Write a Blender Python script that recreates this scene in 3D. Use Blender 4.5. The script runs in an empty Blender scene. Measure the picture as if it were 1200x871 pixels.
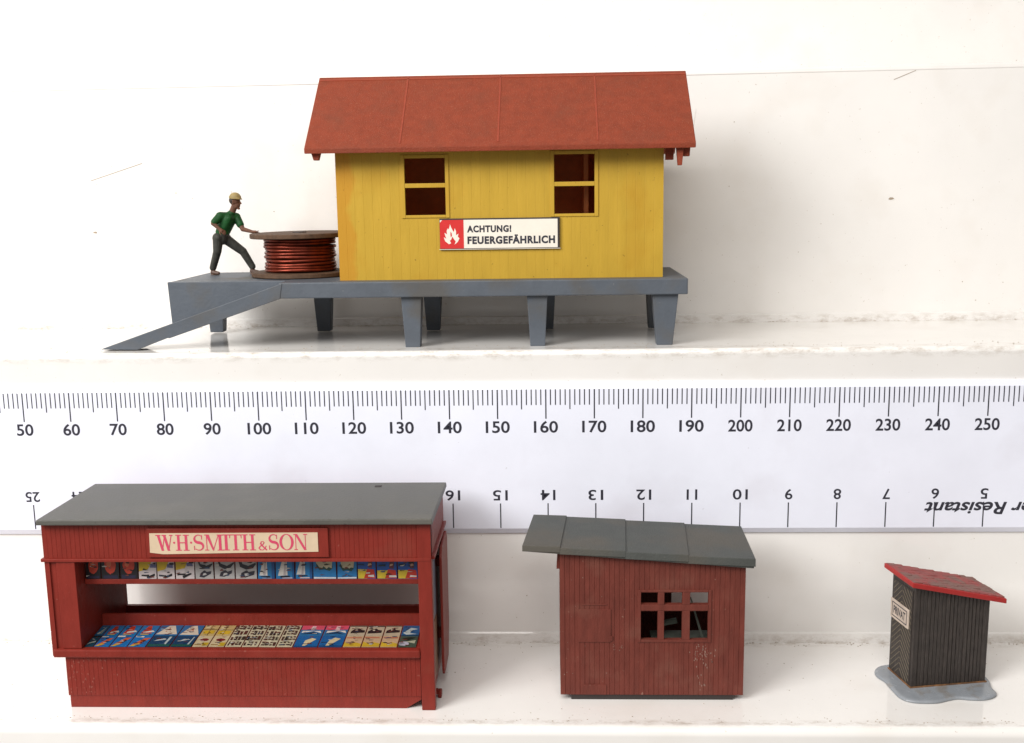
import bpy, bmesh, math, random
from mathutils import Vector, Matrix
random.seed(7)
SC = bpy.context.scene
COL = SC.collection
SC.unit_settings.scale_length = 0.01          # 1 unit = 1 cm
# ------------------------------------------------------------------ camera
cam = bpy.data.cameras.new('camera'); camo = bpy.data.objects.new('camera', cam); COL.objects.link(camo)
cam.sensor_width = 36.0; cam.lens = 36.935; cam.clip_start = 0.5; cam.clip_end = 300
_p, _y, _r = 0.16868, 0.03863, -0.0147
_F = Vector((-math.sin(_y)*math.cos(_p), math.cos(_y)*math.cos(_p), -math.sin(_p)))
_R = Vector((math.cos(_y), math.sin(_y), 0)); _U = _R.cross(_F)
_R2 = _R*math.cos(_r)+_U*math.sin(_r); _U2 = _U*math.cos(_r)-_R*math.sin(_r)
_m = Matrix((_R2, _U2, -_F)).transposed().to_4x4(); _m.translation = (16.13589, -21.28702, 7.02433)
camo.matrix_world = _m
SC.camera = camo
# ------------------------------------------------------------------ light
w = bpy.data.worlds.new('World'); SC.world = w; w.use_nodes = True
bg = w.node_tree.nodes['Background']; bg.inputs['Color'].default_value = (1.0, 0.95, 0.90, 1); bg.inputs['Strength'].default_value = 0.345
def area(name, loc, target, sx, sy, power, col):
    l = bpy.data.lights.new(name, 'AREA'); l.shape = 'RECTANGLE'; l.size = sx; l.size_y = sy; l.energy = power; l.color = col
    o = bpy.data.objects.new(name, l); COL.objects.link(o); o.location = loc
    o.rotation_euler = (Vector(target)-Vector(loc)).to_track_quat('-Z', 'Y').to_euler()
    return o
area('window_light', (-26, -37, 33), (14, 2, 3), 30, 24, 31000, (1.0, 0.99, 0.975))
area('ceiling_lamp', (9, -25, 31), (15, 1, 2), 34, 20, 8500, (1.0, 0.965, 0.92))
vs = SC.view_settings
vs.view_transform = 'Standard'; vs.look = 'None'; vs.exposure = 0.17; vs.gamma = 1.0; vs.use_curve_mapping = False
# ------------------------------------------------------------------ materials
def srgb(r, g, b):
    f = lambda c: (c/255/12.92) if c/255 <= 0.04045 else ((c/255+0.055)/1.055)**2.4
    return (f(r), f(g), f(b))
_mats = {}
def mat(name, col, rough=0.5, var=0.0, vscale=2.0, bump=0.0, bscale=20.0, speck=None, metal=0.0, spec=0.5, stretch=None, stain=None, transl=0.0):
    """Principled with noise variation, bump and optional dirt specks: speck=(colour, scale, threshold)"""
    if name in _mats: return _mats[name]
    m = bpy.data.materials.new(name); m.use_nodes = True; nt = m.node_tree; N = nt.nodes; L = nt.links
    b = N['Principled BSDF']; b.inputs['Roughness'].default_value = rough; b.inputs['Metallic'].default_value = metal
    b.inputs['Specular IOR Level'].default_value = spec
    b.inputs['Base Color'].default_value = (*col, 1)
    tc = N.new('ShaderNodeTexCoord'); vec = tc.outputs['Object']
    if stretch:
        mp = N.new('ShaderNodeMapping'); mp.inputs['Scale'].default_value = stretch; L.new(vec, mp.inputs['Vector']); svec = mp.outputs['Vector']
    else: svec = vec
    cur = None
    if var > 0:
        n = N.new('ShaderNodeTexNoise'); n.inputs['Scale'].default_value = vscale; n.inputs['Detail'].default_value = 6; n.inputs['Roughness'].default_value = 0.6
        L.new(svec, n.inputs['Vector'])
        r = N.new('ShaderNodeValToRGB'); r.color_ramp.elements[0].position = 0.3; r.color_ramp.elements[1].position = 0.7
        r.color_ramp.elements[0].color = (*[c*(1-var) for c in col], 1); r.color_ramp.elements[1].color = (*[min(1, c*(1+var)) for c in col], 1)
        L.new(n.outputs['Fac'], r.inputs['Fac']); cur = r.outputs['Color']
        rr = N.new('ShaderNodeMapRange'); rr.inputs['To Min'].default_value = max(0.02, rough-0.08); rr.inputs['To Max'].default_value = min(1, rough+0.1)
        L.new(n.outputs['Fac'], rr.inputs['Value']); L.new(rr.outputs['Result'], b.inputs['Roughness'])
    for sp in (speck, stain):
        if not sp: continue
        scol, sscale, th, soft, amt = sp
        n = N.new('ShaderNodeTexNoise'); n.inputs['Scale'].default_value = sscale; n.inputs['Detail'].default_value = 4
        L.new(vec, n.inputs['Vector'])
        mr = N.new('ShaderNodeMapRange'); mr.inputs['From Min'].default_value = th; mr.inputs['From Max'].default_value = th+soft; mr.inputs['To Max'].default_value = amt
        L.new(n.outputs['Fac'], mr.inputs['Value'])
        mx = N.new('ShaderNodeMix'); mx.data_type = 'RGBA'
        L.new(mr.outputs['Result'], mx.inputs[0])
        if cur: L.new(cur, mx.inputs[6])
        else: mx.inputs[6].default_value = (*col, 1)
        mx.inputs[7].default_value = (*scol, 1); cur = mx.outputs[2]
    if cur: L.new(cur, b.inputs['Base Color'])
    if bump > 0:
        n = N.new('ShaderNodeTexNoise'); n.inputs['Scale'].default_value = bscale; n.inputs['Detail'].default_value = 5
        L.new(svec, n.inputs['Vector'])
        bp = N.new('ShaderNodeBump'); bp.inputs['Strength'].default_value = bump; bp.inputs['Distance'].default_value = 0.02
        L.new(n.outputs['Fac'], bp.inputs['Height']); L.new(bp.outputs['Normal'], b.inputs['Normal'])
    if transl > 0:                                # thin moulded plastic lets a little light through
        tr = N.new('ShaderNodeBsdfTranslucent'); mxs = N.new('ShaderNodeMixShader'); mxs.inputs[0].default_value = transl
        if cur: L.new(cur, tr.inputs['Color'])
        else: tr.inputs['Color'].default_value = (*col, 1)
        L.new(b.outputs[0], mxs.inputs[1]); L.new(tr.outputs[0], mxs.inputs[2]); L.new(mxs.outputs[0], N['Material Output'].inputs['Surface'])
    _mats[name] = m
    return m
WHITE = mat('white_plastic', (0.84, 0.818, 0.79), 0.05, 0.025, 0.5, 0.03, 3.0, spec=0.75, speck=((0.42, 0.35, 0.27), 16.0, 0.70, 0.05, 0.5), stain=((0.74, 0.69, 0.63), 0.7, 0.54, 0.25, 0.4))
def add_end_stain(m):
    nt = m.node_tree; N = nt.nodes; L = nt.links; b = N['Principled BSDF']; src = b.inputs['Base Color'].links[0].from_socket
    tc = N.new('ShaderNodeTexCoord'); sx = N.new('ShaderNodeSeparateXYZ'); L.new(tc.outputs['Object'], sx.inputs[0])
    n = N.new('ShaderNodeTexNoise'); n.inputs['Scale'].default_value = 1.6; n.inputs['Detail'].default_value = 3; L.new(tc.outputs['Object'], n.inputs['Vector'])
    ad = N.new('ShaderNodeMath'); ad.operation = 'MULTIPLY_ADD'; ad.inputs[1].default_value = 0.7; L.new(n.outputs['Fac'], ad.inputs[0]); L.new(sx.outputs['X'], ad.inputs[2])
    r = N.new('ShaderNodeMapRange'); r.inputs['From Min'].default_value = -2.60; r.inputs['From Max'].default_value = -2.72; r.inputs['To Max'].default_value = 0.65; L.new(ad.outputs[0], r.inputs['Value'])
    mx = N.new('ShaderNodeMix'); mx.data_type = 'RGBA'; L.new(r.outputs[0], mx.inputs[0]); L.new(src, mx.inputs[6]); mx.inputs[7].default_value = (0.60, 0.27, 0.022, 1); L.new(mx.outputs[2], b.inputs['Base Color'])
ZL_, ZU_ = -2.54, 3.83
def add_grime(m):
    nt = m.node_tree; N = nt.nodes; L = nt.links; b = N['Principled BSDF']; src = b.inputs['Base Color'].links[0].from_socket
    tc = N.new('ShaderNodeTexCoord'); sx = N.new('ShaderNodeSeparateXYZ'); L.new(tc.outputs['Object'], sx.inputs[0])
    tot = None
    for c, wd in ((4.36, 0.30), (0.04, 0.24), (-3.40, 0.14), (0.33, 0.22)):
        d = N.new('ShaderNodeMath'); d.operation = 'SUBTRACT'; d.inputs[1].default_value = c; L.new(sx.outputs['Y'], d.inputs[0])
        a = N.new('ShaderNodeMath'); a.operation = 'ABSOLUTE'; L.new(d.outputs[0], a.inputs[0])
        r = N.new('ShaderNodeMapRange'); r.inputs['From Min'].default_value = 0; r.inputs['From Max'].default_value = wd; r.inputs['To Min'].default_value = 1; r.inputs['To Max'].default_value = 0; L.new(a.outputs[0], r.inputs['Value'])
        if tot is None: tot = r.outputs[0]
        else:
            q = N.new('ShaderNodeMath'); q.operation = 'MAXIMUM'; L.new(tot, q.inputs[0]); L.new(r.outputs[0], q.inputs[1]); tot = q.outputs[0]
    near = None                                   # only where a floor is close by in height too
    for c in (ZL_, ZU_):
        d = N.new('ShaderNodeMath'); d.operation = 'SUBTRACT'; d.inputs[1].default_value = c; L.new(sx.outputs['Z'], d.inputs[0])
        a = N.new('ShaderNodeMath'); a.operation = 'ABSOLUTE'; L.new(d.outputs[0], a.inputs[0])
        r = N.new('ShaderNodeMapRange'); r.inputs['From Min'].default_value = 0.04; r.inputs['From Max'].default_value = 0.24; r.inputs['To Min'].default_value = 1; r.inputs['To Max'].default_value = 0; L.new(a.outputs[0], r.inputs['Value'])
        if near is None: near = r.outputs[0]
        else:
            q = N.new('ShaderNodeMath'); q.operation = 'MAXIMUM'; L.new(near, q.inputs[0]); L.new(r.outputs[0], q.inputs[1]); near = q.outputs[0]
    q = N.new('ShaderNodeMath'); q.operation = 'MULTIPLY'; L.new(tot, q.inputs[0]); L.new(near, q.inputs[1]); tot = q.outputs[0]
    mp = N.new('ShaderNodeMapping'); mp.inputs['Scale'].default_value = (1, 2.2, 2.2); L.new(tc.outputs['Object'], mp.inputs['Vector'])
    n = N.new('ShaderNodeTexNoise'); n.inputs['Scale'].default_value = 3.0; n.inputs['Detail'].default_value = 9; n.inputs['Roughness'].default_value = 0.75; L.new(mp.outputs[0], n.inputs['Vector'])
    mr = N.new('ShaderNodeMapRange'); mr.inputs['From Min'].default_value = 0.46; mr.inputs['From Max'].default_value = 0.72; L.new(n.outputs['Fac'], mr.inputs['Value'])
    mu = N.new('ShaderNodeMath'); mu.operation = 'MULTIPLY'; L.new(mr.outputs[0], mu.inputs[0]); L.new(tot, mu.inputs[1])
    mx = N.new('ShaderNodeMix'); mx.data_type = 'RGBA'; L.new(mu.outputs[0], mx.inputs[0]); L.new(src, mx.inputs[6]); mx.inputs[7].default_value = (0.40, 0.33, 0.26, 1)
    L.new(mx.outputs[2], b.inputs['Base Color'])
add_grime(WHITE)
DUST = mat('brown_dust', (0.36, 0.29, 0.22), 0.9)
RULER = mat('ruler_plastic', (0.80, 0.82, 0.92), 0.16, 0.03, 0.8, 0.08, 2.0, speck=((0.45, 0.42, 0.45), 9.0, 0.72, 0.03, 0.35), stain=((0.70, 0.70, 0.78), 0.6, 0.55, 0.2, 0.6))
INK = mat('black_ink', (0.022, 0.022, 0.035), 0.5)
YELLOW = mat('yellow_plastic', (0.60, 0.380, 0.044), 0.42, 0.07, 1.2, 0.2, 9.0, speck=((0.20, 0.11, 0.02), 13.0, 0.72, 0.03, 0.7), stain=((0.52, 0.255, 0.016), 0.6, 0.54, 0.14, 0.45), stretch=(3, 3, 0.5), spec=0.3, transl=0.22)
ROOFRED = mat('red_roof_plastic', (0.25, 0.0460, 0.0200), 0.6, 0.12, 5.0, 0.6, 40.0, speck=((0.34, 0.115, 0.06), 42.0, 0.61, 0.05, 0.6), stain=((0.165, 0.052, 0.028), 1.3, 0.54, 0.24, 0.5), spec=0.25, transl=0.12)
BATTEN = mat('red_batten', (0.27, 0.047, 0.022), 0.5, 0.12, 6, spec=0.3)
DECK = mat('blue_grey_plastic', (0.092, 0.106, 0.127), 0.5, 0.10, 2.0, 0.3, 14.0, speck=((0.240, 0.240, 0.240), 13.0, 0.72, 0.04, 0.5), stain=((0.088, 0.079, 0.067), 1.0, 0.50, 0.16, 0.7), spec=0.35)
KRED = mat('oxide_red_plastic', (0.20, 0.0220, 0.0140), 0.42, 0.12, 2.5, 0.25, 14.0, speck=((0.30, 0.10, 0.075), 14.0, 0.70, 0.03, 0.45), stain=((0.20, 0.035, 0.022), 1.1, 0.57, 0.15, 0.7), stretch=(2, 2, 0.7), spec=0.28)
KROOF = mat('grey_roof_card', (0.085, 0.083, 0.073), 0.45, 0.14, 1.6, 0.2, 18.0, speck=((0.03, 0.03, 0.03), 9.0, 0.71, 0.03, 0.7), stain=((0.105, 0.10, 0.085), 0.9, 0.52, 0.16, 0.8), spec=0.4)
HRED = mat('brown_red_plastic', (0.138, 0.0310, 0.0210), 0.55, 0.18, 3.0, 0.4, 16.0, speck=((0.30, 0.17, 0.13), 10.0, 0.725, 0.03, 0.6), stain=((0.16, 0.052, 0.036), 1.4, 0.56, 0.13, 0.7), stretch=(2, 2, 0.6), spec=0.28)
HROOF = mat('slate_grey_plastic', (0.066, 0.070, 0.065), 0.6, 0.14, 2.5, 0.4, 30.0, stain=((0.088, 0.078, 0.063), 0.9, 0.44, 0.2, 0.8), speck=((0.14, 0.13, 0.12), 24.0, 0.70, 0.04, 0.5), spec=0.3)
BLACKW = mat('black_wood_plastic', (0.036, 0.028, 0.024), 0.55, 0.4, 7.0, 0.6, 16.0, stretch=(3, 3, 0.7))
GRAINED = mat('pale_groove_paint', (0.160, 0.132, 0.092), 0.6, 0.3, 8)
OROOF = mat('bright_red_plastic', (0.36, 0.022, 0.020), 0.45, 0.08, 4, 0.1, 15, spec=0.35)
TILE = mat('weathered_red_tile', (0.264, 0.048, 0.040), 0.55, 0.25, 5.0, 0.4, 22.0, stain=((0.160, 0.092, 0.068), 2.6, 0.47, 0.10, 0.75))
OBASE = mat('grey_blue_base', (0.255, 0.275, 0.30), 0.25, 0.10, 3.0, 0.35, 8.0, speck=((0.14, 0.13, 0.12), 18.0, 0.68, 0.04, 0.5), stain=((0.20, 0.17, 0.14), 2.5, 0.58, 0.10, 0.6))
CARD = mat('brown_card', (0.085, 0.048, 0.028), 0.7, 0.35, 6.0, 0.4, 20, spec=0.3)
COPPER = mat('copper_wire', (0.19, 0.030, 0.014), 0.32, 0.4, 5.0, metal=0.7)
DARKC = mat('dark_board', (0.03, 0.022, 0.02), 0.6)
PAPER = mat('off_white_paper', (0.78, 0.73, 0.64), 0.45, 0.03, 4)
CREAM = mat('cream_paper', (0.60, 0.465, 0.32), 0.45, 0.06, 3)
SIGNRED = mat('sign_red', (0.576, 0.022, 0.022), 0.4, 0.04, 5)
PINKRED = mat('pink_red_ink', (0.56, 0.055, 0.115), 0.5)
SKIN = mat('painted_skin', (0.125, 0.058, 0.036), 0.6, 0.3, 9, 0.3, 14, spec=0.25)
SHIRT = mat('green_shirt_paint', (0.006, 0.058, 0.012), 0.55, 0.5, 6, 0.5, 14, spec=0.25)
TROUS = mat('grey_trouser_paint', (0.040, 0.040, 0.034), 0.6, 0.4, 6, 0.5, 14, spec=0.25)
SHOE = mat('brown_shoe_paint', (0.085, 0.045, 0.03), 0.5)
CAP = mat('khaki_helmet_paint', (0.29, 0.215, 0.085), 0.5, 0.2, 8, 0.3, 14, spec=0.3)
HAIR = mat('dark_hair_paint', (0.03, 0.018, 0.012), 0.6)
add_end_stain(YELLOW)
_pm = {}
def paint(r, g, b):
    k = (r, g, b)
    if k not in _pm: _pm[k] = mat('print_%d_%d_%d' % k, tuple(c*0.66 for c in srgb(r, g, b)), 0.4, 0.14, 6)
    return _pm[k]
# ------------------------------------------------------------------ helpers
class MB:
    """collects shapes (in world centimetres, or local ones) and links them as ONE mesh object"""
    def __init__(s): s.bm = bmesh.new(); s.mats = []
    def mi(s, m):
        if m is None: return 0
        if m not in s.mats: s.mats.append(m)
        return s.mats.index(m)
    def poly(s, pts, m=None):
        f = s.bm.faces.new([s.bm.verts.new(p) for p in pts]); f.material_index = s.mi(m); return f
    def hexa(s, v, m=None, bevel=0.0, seg=2):
        """v: bottom four ccw then top four"""
        vs_ = [s.bm.verts.new(p) for p in v]; fs = []
        for q in ((3, 2, 1, 0), (4, 5, 6, 7), (0, 1, 5, 4), (1, 2, 6, 5), (2, 3, 7, 6), (3, 0, 4, 7)):
            f = s.bm.faces.new([vs_[i] for i in q]); f.material_index = s.mi(m); fs.append(f)
        if bevel > 0:
            es = list({e for f in fs for e in f.edges})
            r = bmesh.ops.bevel(s.bm, geom=es, offset=bevel, segments=seg, profile=0.6, affect='EDGES')
            for f in r['faces']: f.material_index = s.mi(m)
    def box(s, x0, x1, y0, y1, z0, z1, m=None, bevel=0.0, seg=2):
        s.hexa([(x0, y0, z0), (x1, y0, z0), (x1, y1, z0), (x0, y1, z0), (x0, y0, z1), (x1, y0, z1), (x1, y1, z1), (x0, y1, z1)], m, bevel, seg)
    def prism(s, pts, vec, m=None, bevel=0.0):
        """polygon (3D points) extruded along vec"""
        vec = Vector(vec)
        a = [s.bm.verts.new(p) for p in pts]; b = [s.bm.verts.new(Vector(p)+vec) for p in pts]; n = len(a)
        fs = [s.bm.faces.new(a[::-1]), s.bm.faces.new(b)]
        for i in range(n): fs.append(s.bm.faces.new((a[i], a[(i+1) % n], b[(i+1) % n], b[i])))
        for f in fs: f.material_index = s.mi(m)
        if bevel > 0:
            es = list({e for f in fs for e in f.edges})
            r = bmesh.ops.bevel(s.bm, geom=es, offset=bevel, segments=2, profile=0.6, affect='EDGES')
            for f in r['faces']: f.material_index = s.mi(m)
    def rings(s, rings, m=None, closed_end=True):
        prev = None; first = None
        for ring in rings:
            cur = [s.bm.verts.new(p) for p in ring]
            if prev:
                n = len(cur)
                for i in range(n):
                    f = s.bm.faces.new((prev[i], prev[(i+1) % n], cur[(i+1) % n], cur[i])); f.material_index = s.mi(m)
            else: first = cur
            prev = cur
        if closed_end:
            s.bm.faces.new(first[::-1]).material_index = s.mi(m); s.bm.faces.new(prev).material_index = s.mi(m)
    def capsule(s, a, b, ra, rb, m=None, n=14):
        a = Vector(a); b = Vector(b); d = b-a
        if d.length < 1e-6: d = Vector((0, 0, 1e-4)); b = a+d
        t = d.normalized(); u = t.orthogonal().normalized(); v = t.cross(u); rs = []
        for k in range(1, 6):
            an = math.pi/2*(1-k/5.0); rs.append((a-t*ra*math.sin(an), ra*math.cos(an)))
        for k in range(0, 5):
            an = math.pi/2*k/5.0; rs.append((b+t*rb*math.sin(an), rb*math.cos(an)))
        s.rings([[c+(u*math.cos(2*math.pi*i/n)+v*math.sin(2*math.pi*i/n))*max(r, 1e-3) for i in range(n)] for c, r in rs], m)
    def ellipsoid(s, c, rx, ry, rz, m=None, rot=0.0):
        r = bmesh.ops.create_uvsphere(s.bm, u_segments=20, v_segments=14, radius=1.0)
        M = Matrix.Translation(c) @ Matrix.Rotation(rot, 4, 'Y') @ Matrix.Diagonal((rx, ry, rz, 1))
        bmesh.ops.transform(s.bm, matrix=M, verts=r['verts'])
    def build(s, name, m=None, parent=None, off=None, smooth=False):
        bmesh.ops.recalc_face_normals(s.bm, faces=s.bm.faces[:])
        if off is not None: bmesh.ops.translate(s.bm, verts=s.bm.verts[:], vec=-Vector(off))
        me = bpy.data.meshes.new(name); s.bm.to_mesh(me); s.bm.free()
        if smooth:
            for p in me.polygons: p.use_smooth = True
        if s.mats:
            for x in s.mats: me.materials.append(x)
        elif m: me.materials.append(m)
        o = bpy.data.objects.new(name, me); COL.objects.link(o)
        if parent: o.parent = parent
        return o
def thing(name, label, cat, loc=(0, 0, 0), rz=0.0, group=None):
    o = bpy.data.objects.new(name, None); COL.objects.link(o); o.location = loc; o.rotation_euler = (0, 0, rz)
    o.empty_display_size = 0.3; o['label'] = label; o['category'] = cat
    if group: o['group'] = group
    return o
def text_mesh(body, shear=0.0, bold=0.0, space=1.0):
    """flat glyph polygons scaled into the unit square, as (verts, faces, aspect)"""
    c = bpy.data.curves.new('lettering', 'FONT'); c.body = body; c.shear = shear; c.offset = bold; c.space_character = space; c.resolution_u = 4
    o = bpy.data.objects.new('lettering', c); COL.objects.link(o)
    dg = bpy.context.evaluated_depsgraph_get(); me = bpy.data.meshes.new_from_object(o.evaluated_get(dg))
    vs_ = [v.co.copy() for v in me.vertices]; fs = [list(p.vertices) for p in me.polygons]
    bpy.data.objects.remove(o); bpy.data.curves.remove(c); bpy.data.meshes.remove(me)
    x0 = min(v.x for v in vs_); x1 = max(v.x for v in vs_); y0 = min(v.y for v in vs_); y1 = max(v.y for v in vs_)
    return [((v.x-x0)/(x1-x0), (v.y-y0)/(y1-y0)) for v in vs_], fs, (x1-x0)/(y1-y0)
def put_text(mb, body, origin, U, V, width, height, m=None, **k):
    vs_, fs, asp = text_mesh(body, **k)
    O = Vector(origin); U = Vector(U); V = Vector(V)
    if width is None: width = height*asp
    bv = [mb.bm.verts.new(O+U*(a*width)+V*(b*height)) for a, b in vs_]
    for f in fs:
        try: mb.bm.faces.new([bv[i] for i in f]).material_index = mb.mi(m)
        except ValueError: pass
    return width
def planks(mb, O, U, N, u0, u1, z0, top, pitch, groove, depth, thick, holes=(), m=None, jit=0.0):
    """boarded wall: vertical boards with V grooves. O origin, U along, N outward; holes (u0,u1,z0,z1)"""
    O = Vector(O); U = Vector(U); N = Vector(N); Z = Vector((0, 0, 1)); n = max(1, round((u1-u0)/pitch)); p = (u1-u0)/n
    cuts = sorted({u0+i*p for i in range(n+1)} | {h for hh in holes for h in hh[:2]})
    edges = {round(u0+i*p, 5) for i in range(n+1)}
    for a, b in zip(cuts[:-1], cuts[1:]):
        if b-a < 1e-4: continue
        ga = groove/2 if round(a, 5) in edges and a > u0+1e-5 else 0.0; gb = groove/2 if round(b, 5) in edges and b < u1-1e-5 else 0.0
        if b-a <= ga+gb+0.004: ga = gb = 0
        mid = (a+b)/2; spans = [(z0, None)]
        hs = sorted([h for h in holes if h[0]-1e-6 < mid < h[1]+1e-6], key=lambda h: h[2])
        if hs:
            spans = []; cz = z0
            for h in hs: spans.append((cz, h[2])); cz = h[3]
            spans.append((cz, None))
        j = random.uniform(-jit, jit)
        for zb, zt in spans:
            sec = [(a, -thick), (b, -thick), (b, -depth if gb else j), (b-gb, j), (a+ga, j), (a, -depth if ga else j)]
            if not gb: sec.pop(2)
            if not ga: sec.pop(-1)
            lo = [mb.bm.verts.new(O+U*s+N*d+Z*zb) for s, d in sec]
            hi = [mb.bm.verts.new(O+U*s+N*d+Z*(top(s) if zt is None else zt)) for s, d in sec]
            k = len(sec); fs = [lo[::-1], hi]+[(lo[i], lo[(i+1) % k], hi[(i+1) % k], hi[i]) for i in range(k)]
            for f in fs: mb.bm.faces.new(f).material_index = mb.mi(m)
# ------------------------------------------------------------------ the white stepped display shelf
ZL, ZU, ZT = -2.54, 3.83, 9.80
def shelf():
    P = [(-3.62, -12.0), (-3.62, -2.80)]
    def rnd(cy, cz, r, n=12, a0=math.pi, a1=math.pi/2):
        for i in range(n+1):
            a = a0+(a1-a0)*i/n; P.append((cy+r*math.cos(a), cz+r*math.sin(a)))
    rnd(-3.62+0.16, ZL-0.16, 0.16); P += [(0.07, ZL), (0.085, ZL+0.19), (0.105, ZL+0.215), (0.12, ZL+0.22), (0.12, 3.05), (0.045, 3.68)]
    rnd(0.04+0.11, ZU-0.11, 0.11); P += [(4.40, ZU), (4.415, ZU+0.17), (4.435, ZU+0.195), (4.45, ZU+0.20), (4.45, 9.66), (4.437, 9.675), (4.437, 9.70), (4.45, 9.715)]
    rnd(4.45+0.085, ZT-0.085, 0.085); P += [(8.6, ZT), (8.6, 26.0), (9.4, 26.0), (9.4, -12.0)]
    mb = MB(); xs = [-14+i*2.0 for i in range(31)]
    def pt(x, y, z): return (x, y, z+(max(0.0, min(1.0, (z-8.5)/1.0))*(x-15)*0.0052))
    cols = [[mb.bm.verts.new(pt(x, y, z)) for y, z in P] for x in xs]
    n = len(P)
    for c0, c1 in zip(cols[:-1], cols[1:]):
        for i in range(n):
            f = mb.bm.faces.new((c0[i], c0[(i+1) % n], c1[(i+1) % n], c1[i])); f.smooth = False
    mb.bm.faces.new(cols[0][::-1]); mb.bm.faces.new(cols[-1])
    o = mb.build('display_shelf', WHITE); o['kind'] = 'structure'
    for p in o.data.polygons: p.use_smooth = False
    return o
shelf()
def dust():
    mb = MB()
    def flake(x, y, z, r, vertical=False):
        n = random.randint(5, 7); pts = []
        el = random.uniform(1, 2.2); a0 = random.random()*6
        for i in range(n):
            a = 2*math.pi*i/n; q = r*random.uniform(0.5, 1.1); u = q*math.cos(a)*el; v = q*math.sin(a)
            pts.append((x+u, y, z+v) if vertical else (x+u, y+v, z))
        mb.prism(pts, (0, -0.006, 0) if vertical else (0, 0, 0.006))
    R = random.uniform
    for i in range(260):                     # along the two inner corners
        x = R(3, 28); flake(x, 0.065-abs(random.gauss(0, 0.10)), ZL+0.002, R(0.004, 0.013))
    for i in range(170):
        x = R(1, 30); flake(x, 4.39-abs(random.gauss(0, 0.12)), ZU+0.002, R(0.005, 0.016))
    for i in range(170):                     # floors and front edges
        x = R(5, 26); flake(x, -3.38+abs(random.gauss(0, 0.10)), ZL+0.002, R(0.003, 0.011))
    for i in range(120): flake(R(5, 26), R(-3.3, 0), ZL+0.002, R(0.003, 0.009))
    for i in range(160): flake(R(3, 28), R(0.2, 0.9), ZU+0.002, R(0.003, 0.011))
    for i in range(45): flake(R(3, 27), 0.117, R(3.15, 3.6), R(0.004, 0.010), True)
    for i in range(40): flake(R(5, 26), 0.117, R(-2.2, -0.15), R(0.003, 0.008), True)
    for i in range(70): flake(R(2, 28), 4.447, R(4.1, 9.5), R(0.004, 0.012), True)
    for x, z, r in ((24.25, 6.75, 0.045), (26.05, 4.75, 0.02), (13.1, 9.1, 0.02), (4.9, 6.2, 0.03), (20.5, 8.6, 0.015)): flake(x, 4.447, z, r, True)
    for x0, z0, x1, z1 in ((4.9, 7.45, 6.2, 7.85), (8.35, 7.15, 8.5, 6.85), (19.6, 8.9, 19.5, 8.2), (24.2, 9.5, 24.7, 9.7)):   # hairline scratches
        mb.prism([(x0, 4.447, z0), (x1, 4.447, z1), (x1, 4.447, z1+0.012), (x0, 4.447, z0+0.012)], (0, -0.004, 0))
    o = mb.build('dust', DUST); o['kind'] = 'stuff'; o['label'] = 'fine brown dust specks and hairline scratches on the white shelf'; o['category'] = 'dust'
dust()
# ------------------------------------------------------------------ ruler
def ruler():
    o = (15.0, 0.0, -0.06)
    t = thing('ruler', 'long white plastic ruler with black millimetre scale fixed flat on the shelf front', 'ruler', o)
    mb = MB(); mb.prism([(-0.4, 0.113, -0.085), (-0.4, 0.075, -0.085), (-0.4, 0.0, 0.035), (-0.4, 0.0, 3.02), (-0.4, 0.05, 3.13), (-0.4, 0.113, 3.13)], (31.0, 0, 0))
    mb.build('ruler_body', RULER, t, o)
    mb = MB(); e = -0.0025
    def tick(x, z0, z1, wd=0.021):
        x += random.uniform(-0.002, 0.002); mb.poly([(x-wd/2, e, z0), (x+wd/2, e, z0), (x+wd/2, e, z1), (x-wd/2, e, z1)])
    for k in range(0, 301):
        x = k/10; z1 = 3.02
        tick(x, 2.40 if k % 10 == 0 else 2.60 if k % 5 == 0 else 2.69, z1, 0.026 if k % 10 == 0 else 0.022)
    mb.build('millimetre_graduations', INK, t, o)
    for c in range(4, 27):
        mb = MB(); tick(30.03-c, 0.05, 0.585, 0.025); mb.build('centimetre_mark', INK, t, o)
    for k in range(4, 27):
        s = str(k*10); wd = {2: 0.36, 3: 0.50}[len(s)]
        mb = MB(); put_text(mb, s, (k-wd/2, e, 2.10), (1, 0, 0), (0, 0, 1), wd, 0.255, bold=0.018); mb.build('numeral', INK, t, o)
    for c in range(4, 27):
        s = str(c); wd = 0.31 if len(s) == 2 else 0.155
        if s == '11': wd = 0.22
        mb = MB(); put_text(mb, s, (30.03-c+wd/2, e, 0.875), (-1, 0, 0), (0, 0, -1), wd, 0.225, bold=0.014); mb.build('numeral', INK, t, o)
    mb = MB()
    put_text(mb, 'Shatter Resistant', (26.95, e-0.0005, 0.585), (-1, 0, 0), (0, 0, -1), 3.13, 0.27, shear=0.28, bold=0.022)
    mb.build('lettering', INK, t, o)
ruler()
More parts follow.
